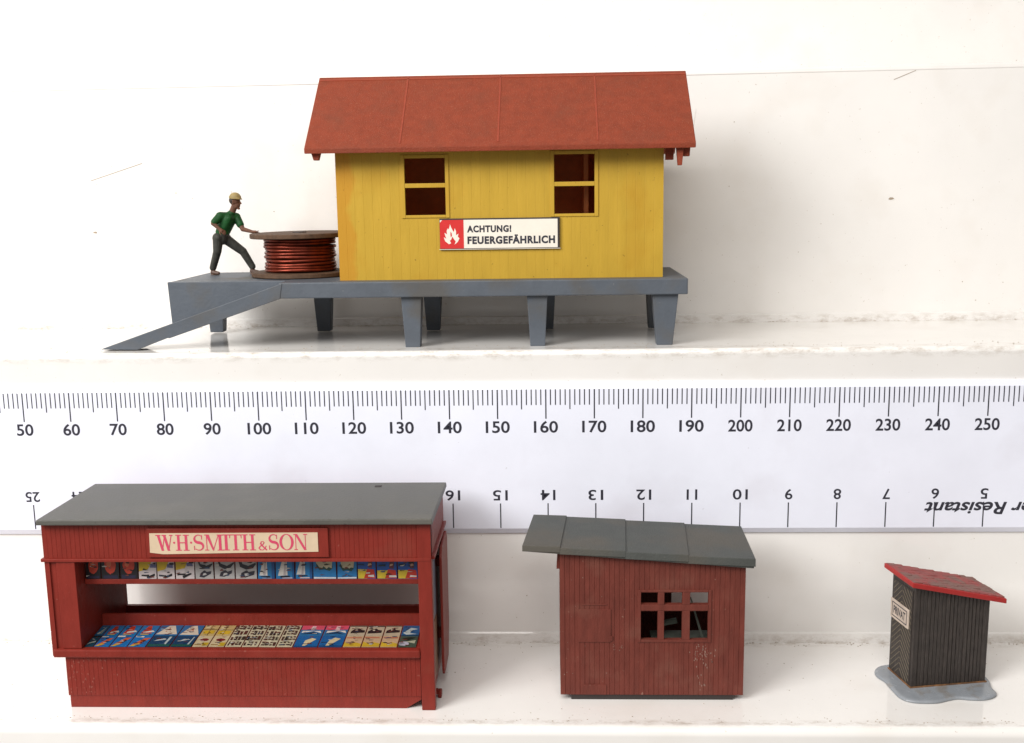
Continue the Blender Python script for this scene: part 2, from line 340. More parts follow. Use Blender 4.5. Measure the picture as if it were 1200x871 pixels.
# ------------------------------------------------------------------ yellow goods shed on its loading platform
def goods_shed():
    o = (15.0, 2.2, ZU)
    t = thing('goods_shed', 'yellow boarded goods shed with red roof on a blue grey loading platform', 'model building', o)
    ZD = 5.235; ZB = 4.905; YF, YB = 0.45, 3.75; XR = 18.95
    mb = MB(); mb.box(10.45, XR, YF, YB, ZB, ZD, None, 0.025)
    mb.prism([(7.9, 0.97, ZD), (10.46, 0.97, ZD), (10.46, 0.97, ZB), (7.95, 0.97, 4.22)], (0, 0.12, 0), None, 0.015)
    mb.box(7.92, 10.46, 1.09, YB, ZB+0.02, ZD-0.003, None, 0.02)
    pf = mb.build('platform', DECK, t, o)
    for i, (x, front) in enumerate([(8.2, 0), (10.76, 0), (13.35, 0), (16.02, 0), (18.55, 0), (13.2, 1), (15.84, 1), (18.5, 1)]):
        y = 0.75 if front else 3.3; lift = 0.0 if front else 0.03
        a, b = (0.215, 0.155); 
        if x == 18.5: a, b = 0.27, 0.165
        mb = MB()
        dy0, dy1 = 0.2, 0.14
        mb.hexa([(x-b, y-dy1, ZU+lift), (x+b, y-dy1, ZU+lift), (x+b, y+dy1, ZU+lift), (x-b, y+dy1, ZU+lift),
                 (x-a, y-dy0, ZB+0.01), (x+a, y-dy0, ZB+0.01), (x+a, y+dy0, ZB+0.01), (x-a, y+dy0, ZB+0.01)], None, 0.015)
        mb.build('leg', DECK, pf, o)
    mb = MB(); mb.prism([(10.52, YF-0.012, ZD-0.01), (10.46, YF-0.012, ZB-0.005), (8.06, YF-0.012, 4.09), (8.02, YF-0.012, 4.11), (7.36, YF-0.012, 3.852), (6.56, YF-0.012, 3.868)], (0, 0.52, 0), None, 0.012)
    mb.build('ramp', DECK, t, o)
    # walls
    X0, X1, Y0, Y1 = 11.66, 18.47, 0.85, 3.55; ZE = 7.87; ZR = 9.38
    holes = [(1.44, 2.29, 6.585, 7.755), (4.55, 5.39, 6.575, 7.79)]
    mb = MB(); pt = 0.19
    planks(mb, (X0, Y0, 0), (1, 0, 0), (0, -1, 0), 0, X1-X0, ZD+0.002, lambda u: ZE+0.20, pt, 0.013, 0.0035, 0.08, holes)
    planks(mb, (X1, Y1, 0), (-1, 0, 0), (0, 1, 0), 0, X1-X0, ZD+0.002, lambda u: ZE+0.20, pt, 0.013, 0.0035, 0.08, [(X1-15.9, X1-14.1, ZD+0.002, 7.0)])  # unseen rear opening, added to let light into the shed
    gable = lambda u: ZE+0.12+(ZR-ZE-0.1)*(1-abs(u-1.35+0.0)/1.35)
    planks(mb, (X0, Y1-0.08, 0), (0, -1, 0), (-1, 0, 0), 0, 2.54, ZD+0.002, gable, pt, 0.013, 0.0035, 0.08)
    planks(mb, (X1, Y0+0.08, 0), (0, 1, 0), (1, 0, 0), 0, 2.54, ZD+0.002, gable, pt, 0.013, 0.0035, 0.08)
    mb.build('wall', YELLOW, t, o)
    for (a, b, z0, z1, mz) in ((X0+1.44, X0+2.29, 6.585, 7.755, 7.195), (X0+4.55, X0+5.39, 6.575, 7.79, 7.185)):
        mb = MB(); fy0, fy1 = Y0-0.022, Y0+0.07; q = 0.075
        mb.box(a-q, a+0.002, fy0, fy1, z0-0.06, z1+0.07, None, 0.008); mb.box(b-0.002, b+q, fy0, fy1, z0-0.06, z1+0.07, None, 0.008)
        mb.box(a+0.003, b-0.003, fy0+0.003, fy1, z1-0.001, z1+0.067, None, 0.008); mb.box(a+0.003, b-0.003, fy0+0.003, fy1, z0-0.057, z0+0.001, None, 0.008)
        mb.box(a+0.003, b-0.003, fy0+0.005, fy1-0.02, mz-0.045, mz+0.045, None, 0.008)
        mb.build('window_frame', YELLOW, t, o)
    for x0, x1, ya, yb, za, zb in ((X0-0.05, X0-0.002, 1.3, 2.9, ZD+0.03, 6.75), (X1+0.002, X1+0.03, 1.5, 3.0, ZD+0.03, 6.75)):
        mb = MB(); mb.box(x0, x1, ya, yb, za, zb, None, 0.01); mb.box(x0-0.012 if x0 < 15 else x0, x1 if x0 < 15 else x1+0.012, ya-0.05, yb+0.05, zb-0.1, zb, None, 0.008); mb.build('loading_door', YELLOW, t, o)
    mb = MB(); mb.box(X0+0.1, X1-0.1, Y0+0.1, Y1-0.1, ZD+0.003, ZD+0.05); mb.box(X0+0.09, X0+2.35, Y1-0.14, Y1-0.085, ZD+0.055, ZE+0.1); mb.box(X0+4.30, X1-0.09, Y1-0.14, Y1-0.085, ZD+0.055, ZE+0.1); mb.box(X0+5.2, X0+5.3, 2.0, Y1-0.15, ZD+0.055, ZE+0.1); mb.build('added_tint_panels', mat('red_brown_light_tint', (0.70, 0.20, 0.05), 0.6, 0.2, 2), t, o)  # added floor and panels; their red-brown stands for warm light inside the shed
    # roof: two slabs meeting in a ridge
    RX0, RX1 = 11.13, 19.06; YE = 0.36; EZ = 7.985; YR = 2.2; RZ = 9.55; th = 0.13
    mb = MB()
    mb.prism([(RX0, YE, EZ-0.02), (RX0, YE+0.01, EZ-th), (RX0, YR, RZ-th-0.03), (RX0, 2*YR-YE-0.01, EZ-th), (RX0, 2*YR-YE, EZ-0.02), (RX0, YR+0.05, RZ), (RX0, YR-0.05, RZ)], (RX1-RX0, 0, 0), None, 0.02)
    rf = mb.build('roof', ROOFRED, t, o)
    EZ2 = EZ-0.02; sl = Vector((0, YR-0.05-YE, RZ-EZ2)); nn = Vector((0, -sl.z, sl.y)).normalized()
    for x in (13.08, 15.08, 17.1):
        mb = MB(); a = Vector((x, YE, EZ2))+sl*0.05; b = Vector((x, YE, EZ2))+sl*0.985
        hw = 0.018
        lo = [a+Vector((-hw, 0, 0))-nn*0.01, a+Vector((hw, 0, 0))-nn*0.01, b+Vector((hw, 0, 0))-nn*0.01, b+Vector((-hw, 0, 0))-nn*0.01]
        mb.hexa(lo+[p+nn*0.020 for p in lo], None, 0.006); mb.build('batten', BATTEN, rf, o)
    mb = MB(); a = Vector((RX0+0.02, YE, EZ2))+sl*0.945; b = Vector((RX1-0.02, YE, EZ2))+sl*0.945
    lo = [a-nn*0.01, b-nn*0.01, b-nn*0.01+sl*0.02, a-nn*0.01+sl*0.02]; mb.hexa(lo+[p+nn*0.02 for p in lo], None, 0.005); mb.build('ridge_strip', BATTEN, rf, o)
    for (x0, x1, y, z0, z1, tp) in ((11.24, 11.44, 0.48, 7.73, 7.90, 0.05), (18.5, 18.66, 0.75, 7.64, 7.95, 0.0), (18.68, 18.84, 0.48, 7.52, 7.92, 0.04), (18.82, 18.98, 0.56, 7.70, 7.92, 0.02)):
        mb = MB(); mb.hexa([(x0+tp, y, z0), (x1-tp, y, z0), (x1-tp, y+0.14, z0), (x0+tp, y+0.14, z0), (x0, y, z1), (x1, y, z1), (x1, y+0.14, z1), (x0, y+0.14, z1)], None, 0.012); mb.build('bracket', ROOFRED, rf, o)
    # fire warning sign
    sx0, sx1, sz0, sz1 = 13.81, 16.32, 5.868, 6.508; sy = Y0-0.05
    mb = MB(); mb.box(sx0, sx1, sy, Y0-0.002, sz0, sz1, DARKC, 0.008)
    mb.poly([(sx0+0.01, sy-0.002, sz0+0.02), (sx1-0.045, sy-0.002, sz0+0.02), (sx1-0.045, sy-0.002, sz1-0.03), (sx0+0.01, sy-0.002, sz1-0.03)], PAPER)
    mb.prism([(sx0-0.012, sy-0.001, sz0-0.006), (sx1+0.012, sy-0.001, sz0-0.006), (sx1+0.012, sy-0.001, sz0+0.004), (sx0-0.012, sy-0.001, sz0+0.004)], (0, 0.03, 0), PAPER)
    sg = mb.build('warning_sign', None, t, o)
    rp = [(13.815, 5.885), (14.315, 5.885), (14.315, 6.478), (13.87, 6.478), (13.815, 6.42)]
    mb = MB(); mb.poly([(x, sy-0.004, z) for x, z in rp], SIGNRED)
    fl = [(190, 330), (160, 303), (148, 266), (170, 280), (160, 250), (156, 226), (176, 242), (174, 208), (184, 186), (190, 198), (198, 172), (202, 150), (211, 180), (224, 208), (232, 222), (240, 185), (250, 215), (249, 250), (270, 236), (263, 262), (277, 278), (262, 310), (236, 334), (246, 305), (232, 286), (220, 262), (208, 290), (197, 298), (208, 322)]
    mb.poly([(13.815+(a-118)/194*0.50, sy-0.006, 6.478-(b-112)/258*0.593) for a, b in fl], PAPER)
    mb.poly([(13.815+(a-118)/194*0.50, sy-0.008, 6.478-(b-112)/258*0.593) for a, b in [(205, 215), (214, 232), (216, 252), (207, 270), (203, 245)]], SIGNRED)
    mb.build('flame_panel', None, sg, o)
    mb = MB(); put_text(mb, 'ACHTUNG!', (14.385, sy-0.006, 6.215), (1, 0, 0), (0, 0, 1), 0.925, 0.145, bold=0.045, space=1.12); mb.build('lettering', INK, sg, o)
    mb = MB(); put_text(mb, 'FEUERGEF\u00c4HRLICH', (14.39, sy-0.006, 5.972), (1, 0, 0), (0, 0, 1), 1.83, 0.195, bold=0.045, space=1.12)
    mb.build('lettering', INK, sg, o)
goods_shed()
# ------------------------------------------------------------------ cable drum
def drum():
    c = Vector((10.47, 2.4, 5.242)); t = thing('cable_drum', 'copper wire wound drum lying flat on the loading platform', 'cable drum', c)
    def disc(z0, z1, r, name, m, wob=0.0, par=t):
        mb = MB(); n = 56
        mb.rings([[(c.x+q*math.cos(2*math.pi*i/n), c.y+q*math.sin(2*math.pi*i/n), zz+wob*math.sin(2*math.pi*i/n+0.7)) for i in range(n)] for zz, q in ((z0, r-0.02), (z0+0.015, r), (z1-0.015, r), (z1, r-0.02))])
        return mb.build(name, m, par, c)
    disc(c.z, c.z+0.10, 1.10, 'flange', CARD, 0.0); top = disc(c.z+0.862, c.z+0.965, 1.10, 'flange', CARD, 0.012)
    disc(c.z+0.11, c.z+0.85, 0.66, 'core', CARD)
    mb = MB(); n = 64; k = 10; wr = 0.031; R0 = 0.765; pts = 10
    for s in range(k):
        z = c.z+0.150+s*0.0735+random.uniform(-0.009, 0.009); tl = random.uniform(-0.014, 0.014); t2 = random.random()*6; rr_ = random.uniform(-0.02, 0.014)
        ring = []
        for i in range(n):
            a = 2*math.pi*i/n; zz = z+tl*math.sin(a+t2)+0.006*math.sin(3*a+t2)
            ring.append([(c.x+(R0+rr_+0.008*math.sin(2*a+t2)+wr*math.cos(b))*math.cos(a), c.y+(R0+rr_+0.008*math.sin(2*a+t2)+wr*math.cos(b))*math.sin(a), zz+wr*1.15*math.sin(b)) for b in [2*math.pi*j/pts for j in range(pts)]])
        vv = [[mb.bm.verts.new(p) for p in r] for r in ring]
        for i in range(n):
            for j in range(pts): mb.bm.faces.new((vv[i][j], vv[(i+1) % n][j], vv[(i+1) % n][(j+1) % pts], vv[i][(j+1) % pts]))
    mb.build('copper_winding', COPPER, t, c, True)
    mb = MB(); n = 24
    mb.rings([[(c.x+r*math.cos(2*math.pi*i/n), c.y+r*math.sin(2*math.pi*i/n), z) for i in range(n)] for z, r in ((c.z+0.95, 0.16), (c.z+0.985, 0.155))]); mb.build('hub', DARKC, t, c)
drum()
# ------------------------------------------------------------------ worker figure
def worker():
    base = Vector((8.6, 2.85, 5.238))
    t = thing('person', 'worker in green shirt, grey trousers and khaki helmet pushing at the copper wire drum', 'person', base)
    J = dict(head=(8.915, 2.83, 6.905), neck=(8.835, 2.85, 6.70), shR=(8.585, 2.72, 6.585), shL=(8.89, 2.94, 6.56), elR=(8.455, 2.60, 6.43), haR=(8.60, 2.56, 6.305),
             elL=(9.06, 2.83, 6.285), wrL=(9.35, 2.62, 6.225), hipR=(8.49, 2.78, 6.09), hipL=(8.63, 2.91, 6.06), knR=(8.46, 2.75, 5.78), anR=(8.305, 2.85, 5.36),
             knL=(8.985, 3.0, 5.765), anL=(9.17, 3.05, 5.37), waist=(8.585, 2.85, 6.22), chest=(8.72, 2.84, 6.50))
    J = {k: Vector(v) for k, v in J.items()}
    def fin(mb, name, m, vox):
        o = mb.build(name, m, None, base)
        md = o.modifiers.new('r', 'REMESH'); md.mode = 'VOXEL'; md.voxel_size = vox
        sm = o.modifiers.new('s', 'SMOOTH'); sm.iterations = 3; sm.factor = 0.5
        dg = bpy.context.evaluated_depsgraph_get(); me = bpy.data.meshes.new_from_object(o.evaluated_get(dg)); me.name = name
        o.modifiers.clear(); old = o.data; o.data = me; bpy.data.meshes.remove(old)
        for p in me.polygons: p.use_smooth = True
        if not me.materials: me.materials.append(m)
        o.parent = t
        return o
    b = MB(); C = b.capsule
    h = J['head']
    b.ellipsoid(h+Vector((0, 0, 0.03)), 0.118, 0.10, 0.13); b.ellipsoid(h+Vector((0.03, 0, -0.065)), 0.088, 0.078, 0.10)
    C(h+Vector((0.113, -0.01, 0.015)), h+Vector((0.136, -0.012, -0.035)), 0.012, 0.022)          # nose
    C(h+Vector((0.085, -0.03, -0.092)), h+Vector((0.092, 0.02, -0.092)), 0.016, 0.016)           # mouth
    C(h+Vector((0.075, -0.02, -0.150)), h+Vector((0.08, 0.015, -0.150)), 0.026, 0.026)           # chin
    C(h+Vector((0.085, -0.05, 0.035)), h+Vector((0.098, 0.035, 0.035)), 0.018, 0.018)            # brow
    for s in (-1, 1): C(h+Vector((-0.015, 0.092*s, 0.03)), h+Vector((-0.012, 0.09*s, -0.03)), 0.022, 0.016)   # ears
    C(J['neck']+Vector((-0.02, 0, -0.06)), h+Vector((0, 0, -0.06)), 0.074, 0.07)
    C(J['waist'], J['chest'], 0.14, 0.165); C(J['shR'], J['shL'], 0.085, 0.085); C(J['hipR'], J['hipL'], 0.11, 0.11); C(J['waist'], (J['hipR']+J['hipL'])/2, 0.135, 0.13)
    C(J['shR'], J['elR'], 0.07, 0.055); C(J['elR'], J['haR'], 0.053, 0.036)
    C(J['shL'], J['elL'], 0.07, 0.056); C(J['elL'], J['wrL'], 0.054, 0.036)
    for s in 'RL': C(J['hip'+s], J['kn'+s], 0.10, 0.075); C(J['kn'+s], J['an'+s], 0.072, 0.048)
    def hand(w_, d, side, up, curl):
        d = Vector(d).normalized(); side = Vector(side).normalized(); up = Vector(up).normalized()
        C(w_, w_+d*0.07, 0.034, 0.036)
        for k in (-1, 1): C(w_+side*0.018*k, w_+d*0.085+side*0.026*k, 0.022, 0.022)
        for i, ln in enumerate((0.075, 0.088, 0.082, 0.062)):
            o_ = w_+d*0.085+side*(-0.036+0.024*i); mid = o_+d*ln*0.55+side*(-0.006+0.004*i)-up*ln*curl*0.3
            C(o_, mid, 0.0125, 0.0115, n=8); C(mid, mid+d*ln*0.45-up*ln*curl*0.7, 0.0115, 0.0095, n=8)
        th0 = w_+d*0.03-side*0.034; th1 = th0+d*0.045-side*0.032+up*0.022
        C(th0, th1, 0.016, 0.0135, n=8); C(th1, th1+d*0.035-side*0.006+up*0.012, 0.013, 0.011, n=8)
    hand(J['wrL']+Vector((0, 0, 0.005)), (0.9, -0.35, -0.06), (-0.3, -0.9, 0.15), (0, 0, 1), 0.12)
    hand(J['haR'], (0.75, -0.1, -0.62), (0.3, 0.35, 0.6), (-0.2, -1, 0), 0.5)
    for s, d in (('R', Vector((0.15, -0.06, 0))), ('L', Vector((0.16, -0.02, 0)))):
        a = J['an'+s]; C(a, Vector((a.x, a.y, 5.275)), 0.045, 0.035); C(Vector((a.x, a.y, 5.272)), Vector((a.x, a.y, 5.268))+d*0.8, 0.032, 0.028)
    fin(b, 'body', SKIN, 0.0075)
    b = MB(); C = b.capsule
    C(J['waist']+Vector((-0.005, 0, 0.0)), J['chest'], 0.16, 0.183); C(J['shR'], J['shL'], 0.103, 0.103)
    C(J['chest']+Vector((0.03, 0, 0.06)), J['neck']+Vector((-0.015, 0, -0.045)), 0.13, 0.085)
    C(J['shR'], J['shR'].lerp(J['elR'], 0.8), 0.098, 0.085); C(J['shL'], J['shL'].lerp(J['elL'], 0.62), 0.100, 0.086)
    C(J['chest']+Vector((0.06, -0.1, 0.03)), J['waist']+Vector((0.03, -0.09, 0.02)), 0.09, 0.07)
    fin(b, 'shirt', SHIRT, 0.009)
    b = MB(); C = b.capsule
    C(J['hipR'], J['hipL'], 0.132, 0.132); C(J['waist']+Vector((0, 0, -0.05)), (J['hipR']+J['hipL'])/2, 0.152, 0.145)
    for s in 'RL': C(J['hip'+s], J['kn'+s], 0.122, 0.096); C(J['kn'+s], J['an'+s]+Vector((0, 0, 0.045)), 0.094, 0.078)
    fin(b, 'trousers', TROUS, 0.009)
    for s, d in (('R', Vector((0.15, -0.06, 0))), ('L', Vector((0.16, -0.02, 0)))):
        b = MB(); a = J['an'+s]; z = 5.282
        b.capsule(Vector((a.x-0.01, a.y, z+0.02)), Vector((a.x, a.y, z))+d*0.9, 0.056, 0.043); b.capsule(a+Vector((0, 0, 0.03)), Vector((a.x, a.y, z+0.01)), 0.058, 0.05)
        b.box(a.x-0.05, a.x+0.13, a.y-0.05, a.y+0.03, 5.238, 5.255)
        fin(b, 'shoe', SHOE, 0.008)
    b = MB(); n = 28; c = h+Vector((0.0, 0, 0.075))
    prof = [(0.156, -0.008, 1), (0.158, 0.004, 1), (0.134, 0.012, 0), (0.131, 0.05, 0), (0.105, 0.092, 0), (0.075, 0.122, 0), (0.035, 0.137, 0), (0.004, 0.140, 0)]
    b.rings([[(c.x+0.008+r*math.cos(2*math.pi*i/n)*(1.03 if not br else (1.0 if math.cos(2*math.pi*i/n) > 0 else 0.84)), c.y+r*0.90*math.sin(2*math.pi*i/n), c.z+z-(0.03*math.cos(2*math.pi*i/n) if br else 0.0)*0.6) for i in range(n)] for r, z, br in prof])
    b.build('helmet', CAP, t, base, True)
    b = MB(); b.ellipsoid(h+Vector((-0.030, 0, 0.035)), 0.106, 0.106, 0.10); fin(b, 'hair', HAIR, 0.01)
worker()
# ------------------------------------------------------------------ newspaper kiosk
def glyphs():
    """serif capitals as lists of polygons in a unit-high box; thick stems 0.17, hairlines 0.055"""
    T, H, SF = 0.155, 0.05, 0.055
    def bar(x0, x1, y0, y1): return [(x0, y0), (x1, y0), (x1, y1), (x0, y1)]
    def stem(x, w=T, s=0.10, top=True, bot=True):
        r = [bar(x, x+w, 0, 1)]
        if bot: r.append(bar(x-s, x+w+s, 0, SF))
        if top: r.append(bar(x-s, x+w+s, 1-SF, 1))
        return r
    def diag(x0, x1, w, y0=0, y1=1): return [(x0, y0), (x0+w, y0), (x1+w, y1), (x1, y1)]
    def path(pts, ws):
        out = []; L_ = []
        for i, (x, y) in enumerate(pts):
            a = pts[max(0, i-1)]; b = pts[min(len(pts)-1, i+1)]; dx, dy = b[0]-a[0], b[1]-a[1]; d = math.hypot(dx, dy); L_.append((-dy/d*ws[i]/2, dx/d*ws[i]/2))
        for i in range(len(pts)-1):
            (x, y), (p, q) = pts[i], pts[i+1]; a, b = L_[i], L_[i+1]
            out.append([(x+a[0], y+a[1]), (x-a[0], y-a[1]), (p-b[0], q-b[1]), (p+b[0], q+b[1])])
        return out
    def spath():
        pts = []; ws = []
        for i in range(25):
            u = i/24
            if u < 0.5:
                a = math.radians(40+230*(u/0.5)); pts.append((0.29+0.22*math.cos(a), 0.74+0.235*math.sin(a)))
            else:
                a = math.radians(90-230*((u-0.5)/0.5)); pts.append((0.29+0.24*math.cos(a), 0.265+0.24*math.sin(a)))
            ws.append(0.05+0.125*math.exp(-((u-0.5)/0.22)**2))
        return path(pts, ws)+[bar(0.445, 0.49, 0.70, 0.97), bar(0.03, 0.075, 0.03, 0.30)]
    def ring():
        n = 32; o = []
        for i in range(n):
            a, b = 2*math.pi*i/n, 2*math.pi*(i+1)/n
            f = lambda t, rx, ry: (0.43+rx*math.cos(t), 0.5+ry*math.sin(t))
            o.append([f(a, 0.43, 0.51), f(b, 0.43, 0.51), f(b, 0.27, 0.465), f(a, 0.27, 0.465)])
        return o
    def amp():
        pts = [(0.62, 0.0), (0.30, 0.45), (0.19, 0.66), (0.24, 0.86), (0.36, 0.90), (0.44, 0.78), (0.36, 0.60), (0.16, 0.42), (0.06, 0.22), (0.15, 0.04), (0.34, 0.03), (0.50, 0.20), (0.58, 0.46)]
        return path(pts, [0.12, 0.12, 0.11, 0.07, 0.06, 0.07, 0.07, 0.08, 0.11, 0.10, 0.07, 0.06, 0.06])
    G = {}
    G['W'] = ([diag(0.30, 0.06, T), diag(0.30+0.03, 0.50, H), diag(0.66, 0.42, T), diag(0.70, 0.90, H), bar(-0.02, 0.28, 1-SF, 1), bar(0.36, 0.62, 1-SF, 1), bar(0.80, 1.0, 1-SF, 1)], 1.0)
    G['H'] = (stem(0.10)+stem(0.56)+[bar(0.2, 0.6, 0.47, 0.53)], 0.81)
    G['S'] = (spath(), 0.56)
    G['M'] = (stem(0.10, H, 0.09)+stem(0.80, T, 0.09)+[[(0.08, 1), (0.26, 1), (0.53, 0.03), (0.45, 0.0)], [(0.45, 0.0), (0.50, 0.0), (0.83, 1), (0.78, 1)], bar(0.02, 0.26, 1-SF, 1)], 1.04)
    G['I'] = (stem(0.10), 0.36)
    G['T'] = (stem(0.28, T, 0.10, top=False)+[bar(0.0, 0.71, 1-SF, 1), [(0, 1), (0, 0.76), (0.03, 0.76), (0.07, 1)], [(0.71, 1), (0.71, 0.76), (0.68, 0.76), (0.64, 1)]], 0.71)
    G['O'] = (ring(), 0.86)
    G['N'] = (stem(0.09, H, 0.09, top=False)+[bar(-0.02, 0.2, 1-SF, 1), diag(0.66, 0.06, 0.17), bar(0.74, 0.79, 0, 1), bar(0.64, 0.90, 1-SF, 1)], 0.88)
    G['&'] = (amp(), 0.66)
    G['.'] = ([[(0.07+0.07*math.cos(math.pi*i/4), 0.5+0.07*math.sin(math.pi*i/4)) for i in range(8)]], 0.14)
    return G
def magazine_art(kind):
    """(sheet colour, [(colour, polygon in the unit square)]) of small abstract printed covers"""
    K = (20, 18, 24)
    def disc(cx, cy, rx, ry, n=16): return [(cx+rx*math.cos(2*math.pi*i/n), cy+ry*math.sin(2*math.pi*i/n)) for i in range(n)]
    def bar(a, b, c, d): return [(a, c), (b, c), (b, d), (a, d)]
    R = random.random
    if kind == 'disc': return (24, 20, 26), [((40, 36, 66), bar(0.1, 0.9, 0.02, 0.14)), ((214, 70, 46), disc(0.5, 0.56, 0.33, 0.36)), ((232, 120, 84), disc(0.43, 0.62, 0.14, 0.15)), ((60, 50, 60), bar(0.15, 0.5, 0.88, 0.95))]
    if kind == 'banner': return (226, 214, 214), [((196, 44, 36), bar(0, 1, 0.80, 1)), ((222, 186, 40), [(0, 0.34), (0.5, 0.42), (0.74, 0.80), (0, 0.80)]), (K, bar(0.12, 0.55, 0.12, 0.19)), (K, [(0.45, 0.02), (0.9, 0.16), (0.85, 0.24), (0.4, 0.10)]), ((110, 110, 150), bar(0.62, 0.95, 0.48, 0.62)), (K, bar(0.75, 0.98, 0.62, 0.68))]
    if kind == 'mono': return (190, 186, 184), [((44, 42, 52), [(0.08, 0.86), (0.22, 0.88), (0.30, 0.62), (0.60, 0.54), (0.93, 0.66), (0.92, 0.82), (0.97, 0.60), (0.80, 0.46), (0.5, 0.40), (0.22, 0.52)]), ((52, 50, 60), [(0.20, 0.10), (0.45, 0.06), (0.85, 0.20), (0.88, 0.34), (0.62, 0.30), (0.5, 0.36), (0.26, 0.26)]), ((205, 202, 200), [(0.40, 0.13), (0.62, 0.18), (0.58, 0.25), (0.42, 0.22)]), ((60, 58, 68), bar(0.1, 0.9, 0.92, 0.95))]
    if kind == 'sail': return (34, 126, 186), [((228, 222, 214), [(0.10, 0.16), (0.40, 0.96), (0.58, 0.96), (0.60, 0.16)]), ((190, 180, 180), [(0.36, 0.16), (0.50, 0.96), (0.53, 0.96), (0.50, 0.16)]), (K, bar(0.2, 0.75, 0.09, 0.14)), ((220, 200, 200), bar(0.3, 0.98, 0.02, 0.07)), ((20, 84, 146), bar(0.88, 1, 0, 1))]
    if kind == 'bloom': return (34, 126, 190), [((36, 74, 66), [(0.14, 0.46), (0.26, 0.32), (0.5, 0.36), (0.74, 0.30), (0.86, 0.42), (0.86, 0.6), (0.14, 0.6)]), ((208, 196, 164), [(0.18, 0.97), (0.16, 0.62), (0.26, 0.44), (0.40, 0.42), (0.46, 0.50), (0.58, 0.40), (0.70, 0.46), (0.80, 0.43), (0.84, 0.66), (0.82, 0.97)]), ((150, 124, 84), [(0.48, 0.52), (0.72, 0.56), (0.6, 0.62)]), ((220, 228, 236), bar(0, 1, 0.0, 0.07))]
    if kind == 'patch': return (30, 88, 170), [((214, 186, 48), bar(0, 0.55, 0, 0.36)), ((196, 52, 34), [(0.35, 0.02), (0.98, 0.02), (0.92, 0.34), (0.55, 0.40)]), ((104, 40, 58), [(0.60, 0.42), (0.82, 0.40), (0.90, 1), (0.66, 1)]), ((214, 176, 150), [(0.62, 0.50), (0.8, 0.54), (0.78, 0.62), (0.64, 0.60)]), ((24, 50, 70), bar(0.05, 0.5, 0.72, 0.8)), ((24, 50, 70), bar(0.05, 0.4, 0.52, 0.58)), ((220, 215, 210), bar(0.6, 0.95, 0.06, 0.14))]
    if kind == 'whitesail': return (22, 96, 138), [((196, 200, 190), [(0.18, 0.15), (0.85, 0.9), (0.80, 0.15)]), ((120, 140, 140), [(0.5, 0.15), (0.85, 0.9), (0.80, 0.15)])]
    if kind == 'teal': return (20, 70, 90), [((190, 196, 184), [(0.05, 0.16), (0.9, 0.36), (0.85, 0.5), (0.2, 0.32)]), ((20, 40, 44), bar(0, 1, 0.86, 1))]
    if kind == 'redsail': return (26, 118, 178), [((206, 60, 34), [(0.16, 0.18), (0.34, 0.92), (0.56, 0.92), (0.70, 0.34), (0.80, 0.18)]), ((232, 226, 216), [(0.3, 0.22), (0.92, 0.34), (0.8, 0.5), (0.34, 0.36)]), ((212, 170, 50), bar(0.2, 0.7, 0.06, 0.15))]
    if kind == 'stripe': return (28, 110, 176), [((206, 96, 56), [(0.1, 0.1), (0.6, 0.75), (0.95, 0.8), (0.5, 0.08)]), ((206, 178, 70), [(0.0, 0.02), (0.4, 0.25), (0.6, 0.24), (0.3, 0.02)]), ((226, 218, 206), bar(0.05, 0.5, 0.84, 0.95)), ((80, 40, 36), [(0.5, 0.3), (0.7, 0.56), (0.78, 0.54), (0.62, 0.28)])]
    if kind == 'peak': return (32, 104, 156), [((222, 206, 186), [(0.04, 0.08), (0.36, 0.94), (0.64, 0.94), (0.96, 0.08)]), ((196, 120, 90), [(0.36, 0.34), (0.5, 0.78), (0.62, 0.34)]), ((222, 206, 186), bar(0.43, 0.56, 0.3, 0.48))]
    if kind == 'navy': return (22, 62, 96), [((200, 205, 205), [(0.2, 0.5), (0.7, 0.66), (0.6, 0.74), (0.3, 0.66)]), ((180, 190, 190), [(0.7, 0.1), (0.8, 0.9), (0.88, 0.9), (0.80, 0.1)]), ((24, 84, 74), bar(0, 1, 0, 0.2))]
    if kind == 'tan': return (196, 168, 112), [((206, 168, 42), bar(0.1, 0.9, 0.16, 0.5)), ((112, 84, 40), bar(0, 1, 0.54, 0.6)), ((112, 84, 40), bar(0.47, 0.53, 0, 1)), ((216, 196, 150), bar(0.12, 0.42, 0.68, 0.9))]
    if kind == 'tanred': return (204, 184, 146), [((126, 30, 36), disc(0.5, 0.62, 0.3, 0.14)), ((190, 158, 40), bar(0.55, 0.98, 0.05, 0.36)), ((150, 120, 70), bar(0.05, 0.5, 0.12, 0.2))]
    if kind == 'print':
        r = []
        for y in (0.06, 0.54):
            for x in (0.05, 0.28, 0.52, 0.76):
                q = random.random(); c = (52+int(40*R()), 46, 40)
                if q < 0.55: r.append((c, bar(x, x+0.10+0.08*R(), y, y+0.30+0.10*R())))
                else: r.append((c, bar(x, x+0.2, y+0.05, y+0.16))); r.append((c, bar(x+0.02, x+0.17, y+0.26, y+0.36)))
                if R() < 0.4: r.append(((180, 172, 160), bar(x+0.02, x+0.08, y+0.1, y+0.2)))
        return (206, 194, 164), r
    if kind == 'pink': return (40, 108, 158), [((224, 84, 108), bar(0, 1, 0.62, 1)), ((236, 196, 196), bar(0.45, 0.62, 0.55, 0.95)), ((232, 226, 220), [(0.1, 0.28), (0.6, 0.46), (0.95, 0.26), (0.9, 0.5), (0.1, 0.5)]), (K, [(0.05, 0.18), (0.6, 0.36), (0.9, 0.16), (0.6, 0.24)])]
    if kind == 'plume': return (28, 98, 160), [((222, 202, 160), [(0.34, 0.08), (0.44, 0.08), (0.86, 0.72), (0.62, 0.84), (0.40, 0.6)]), ((24, 60, 100), bar(0, 1, 0, 0.07))]
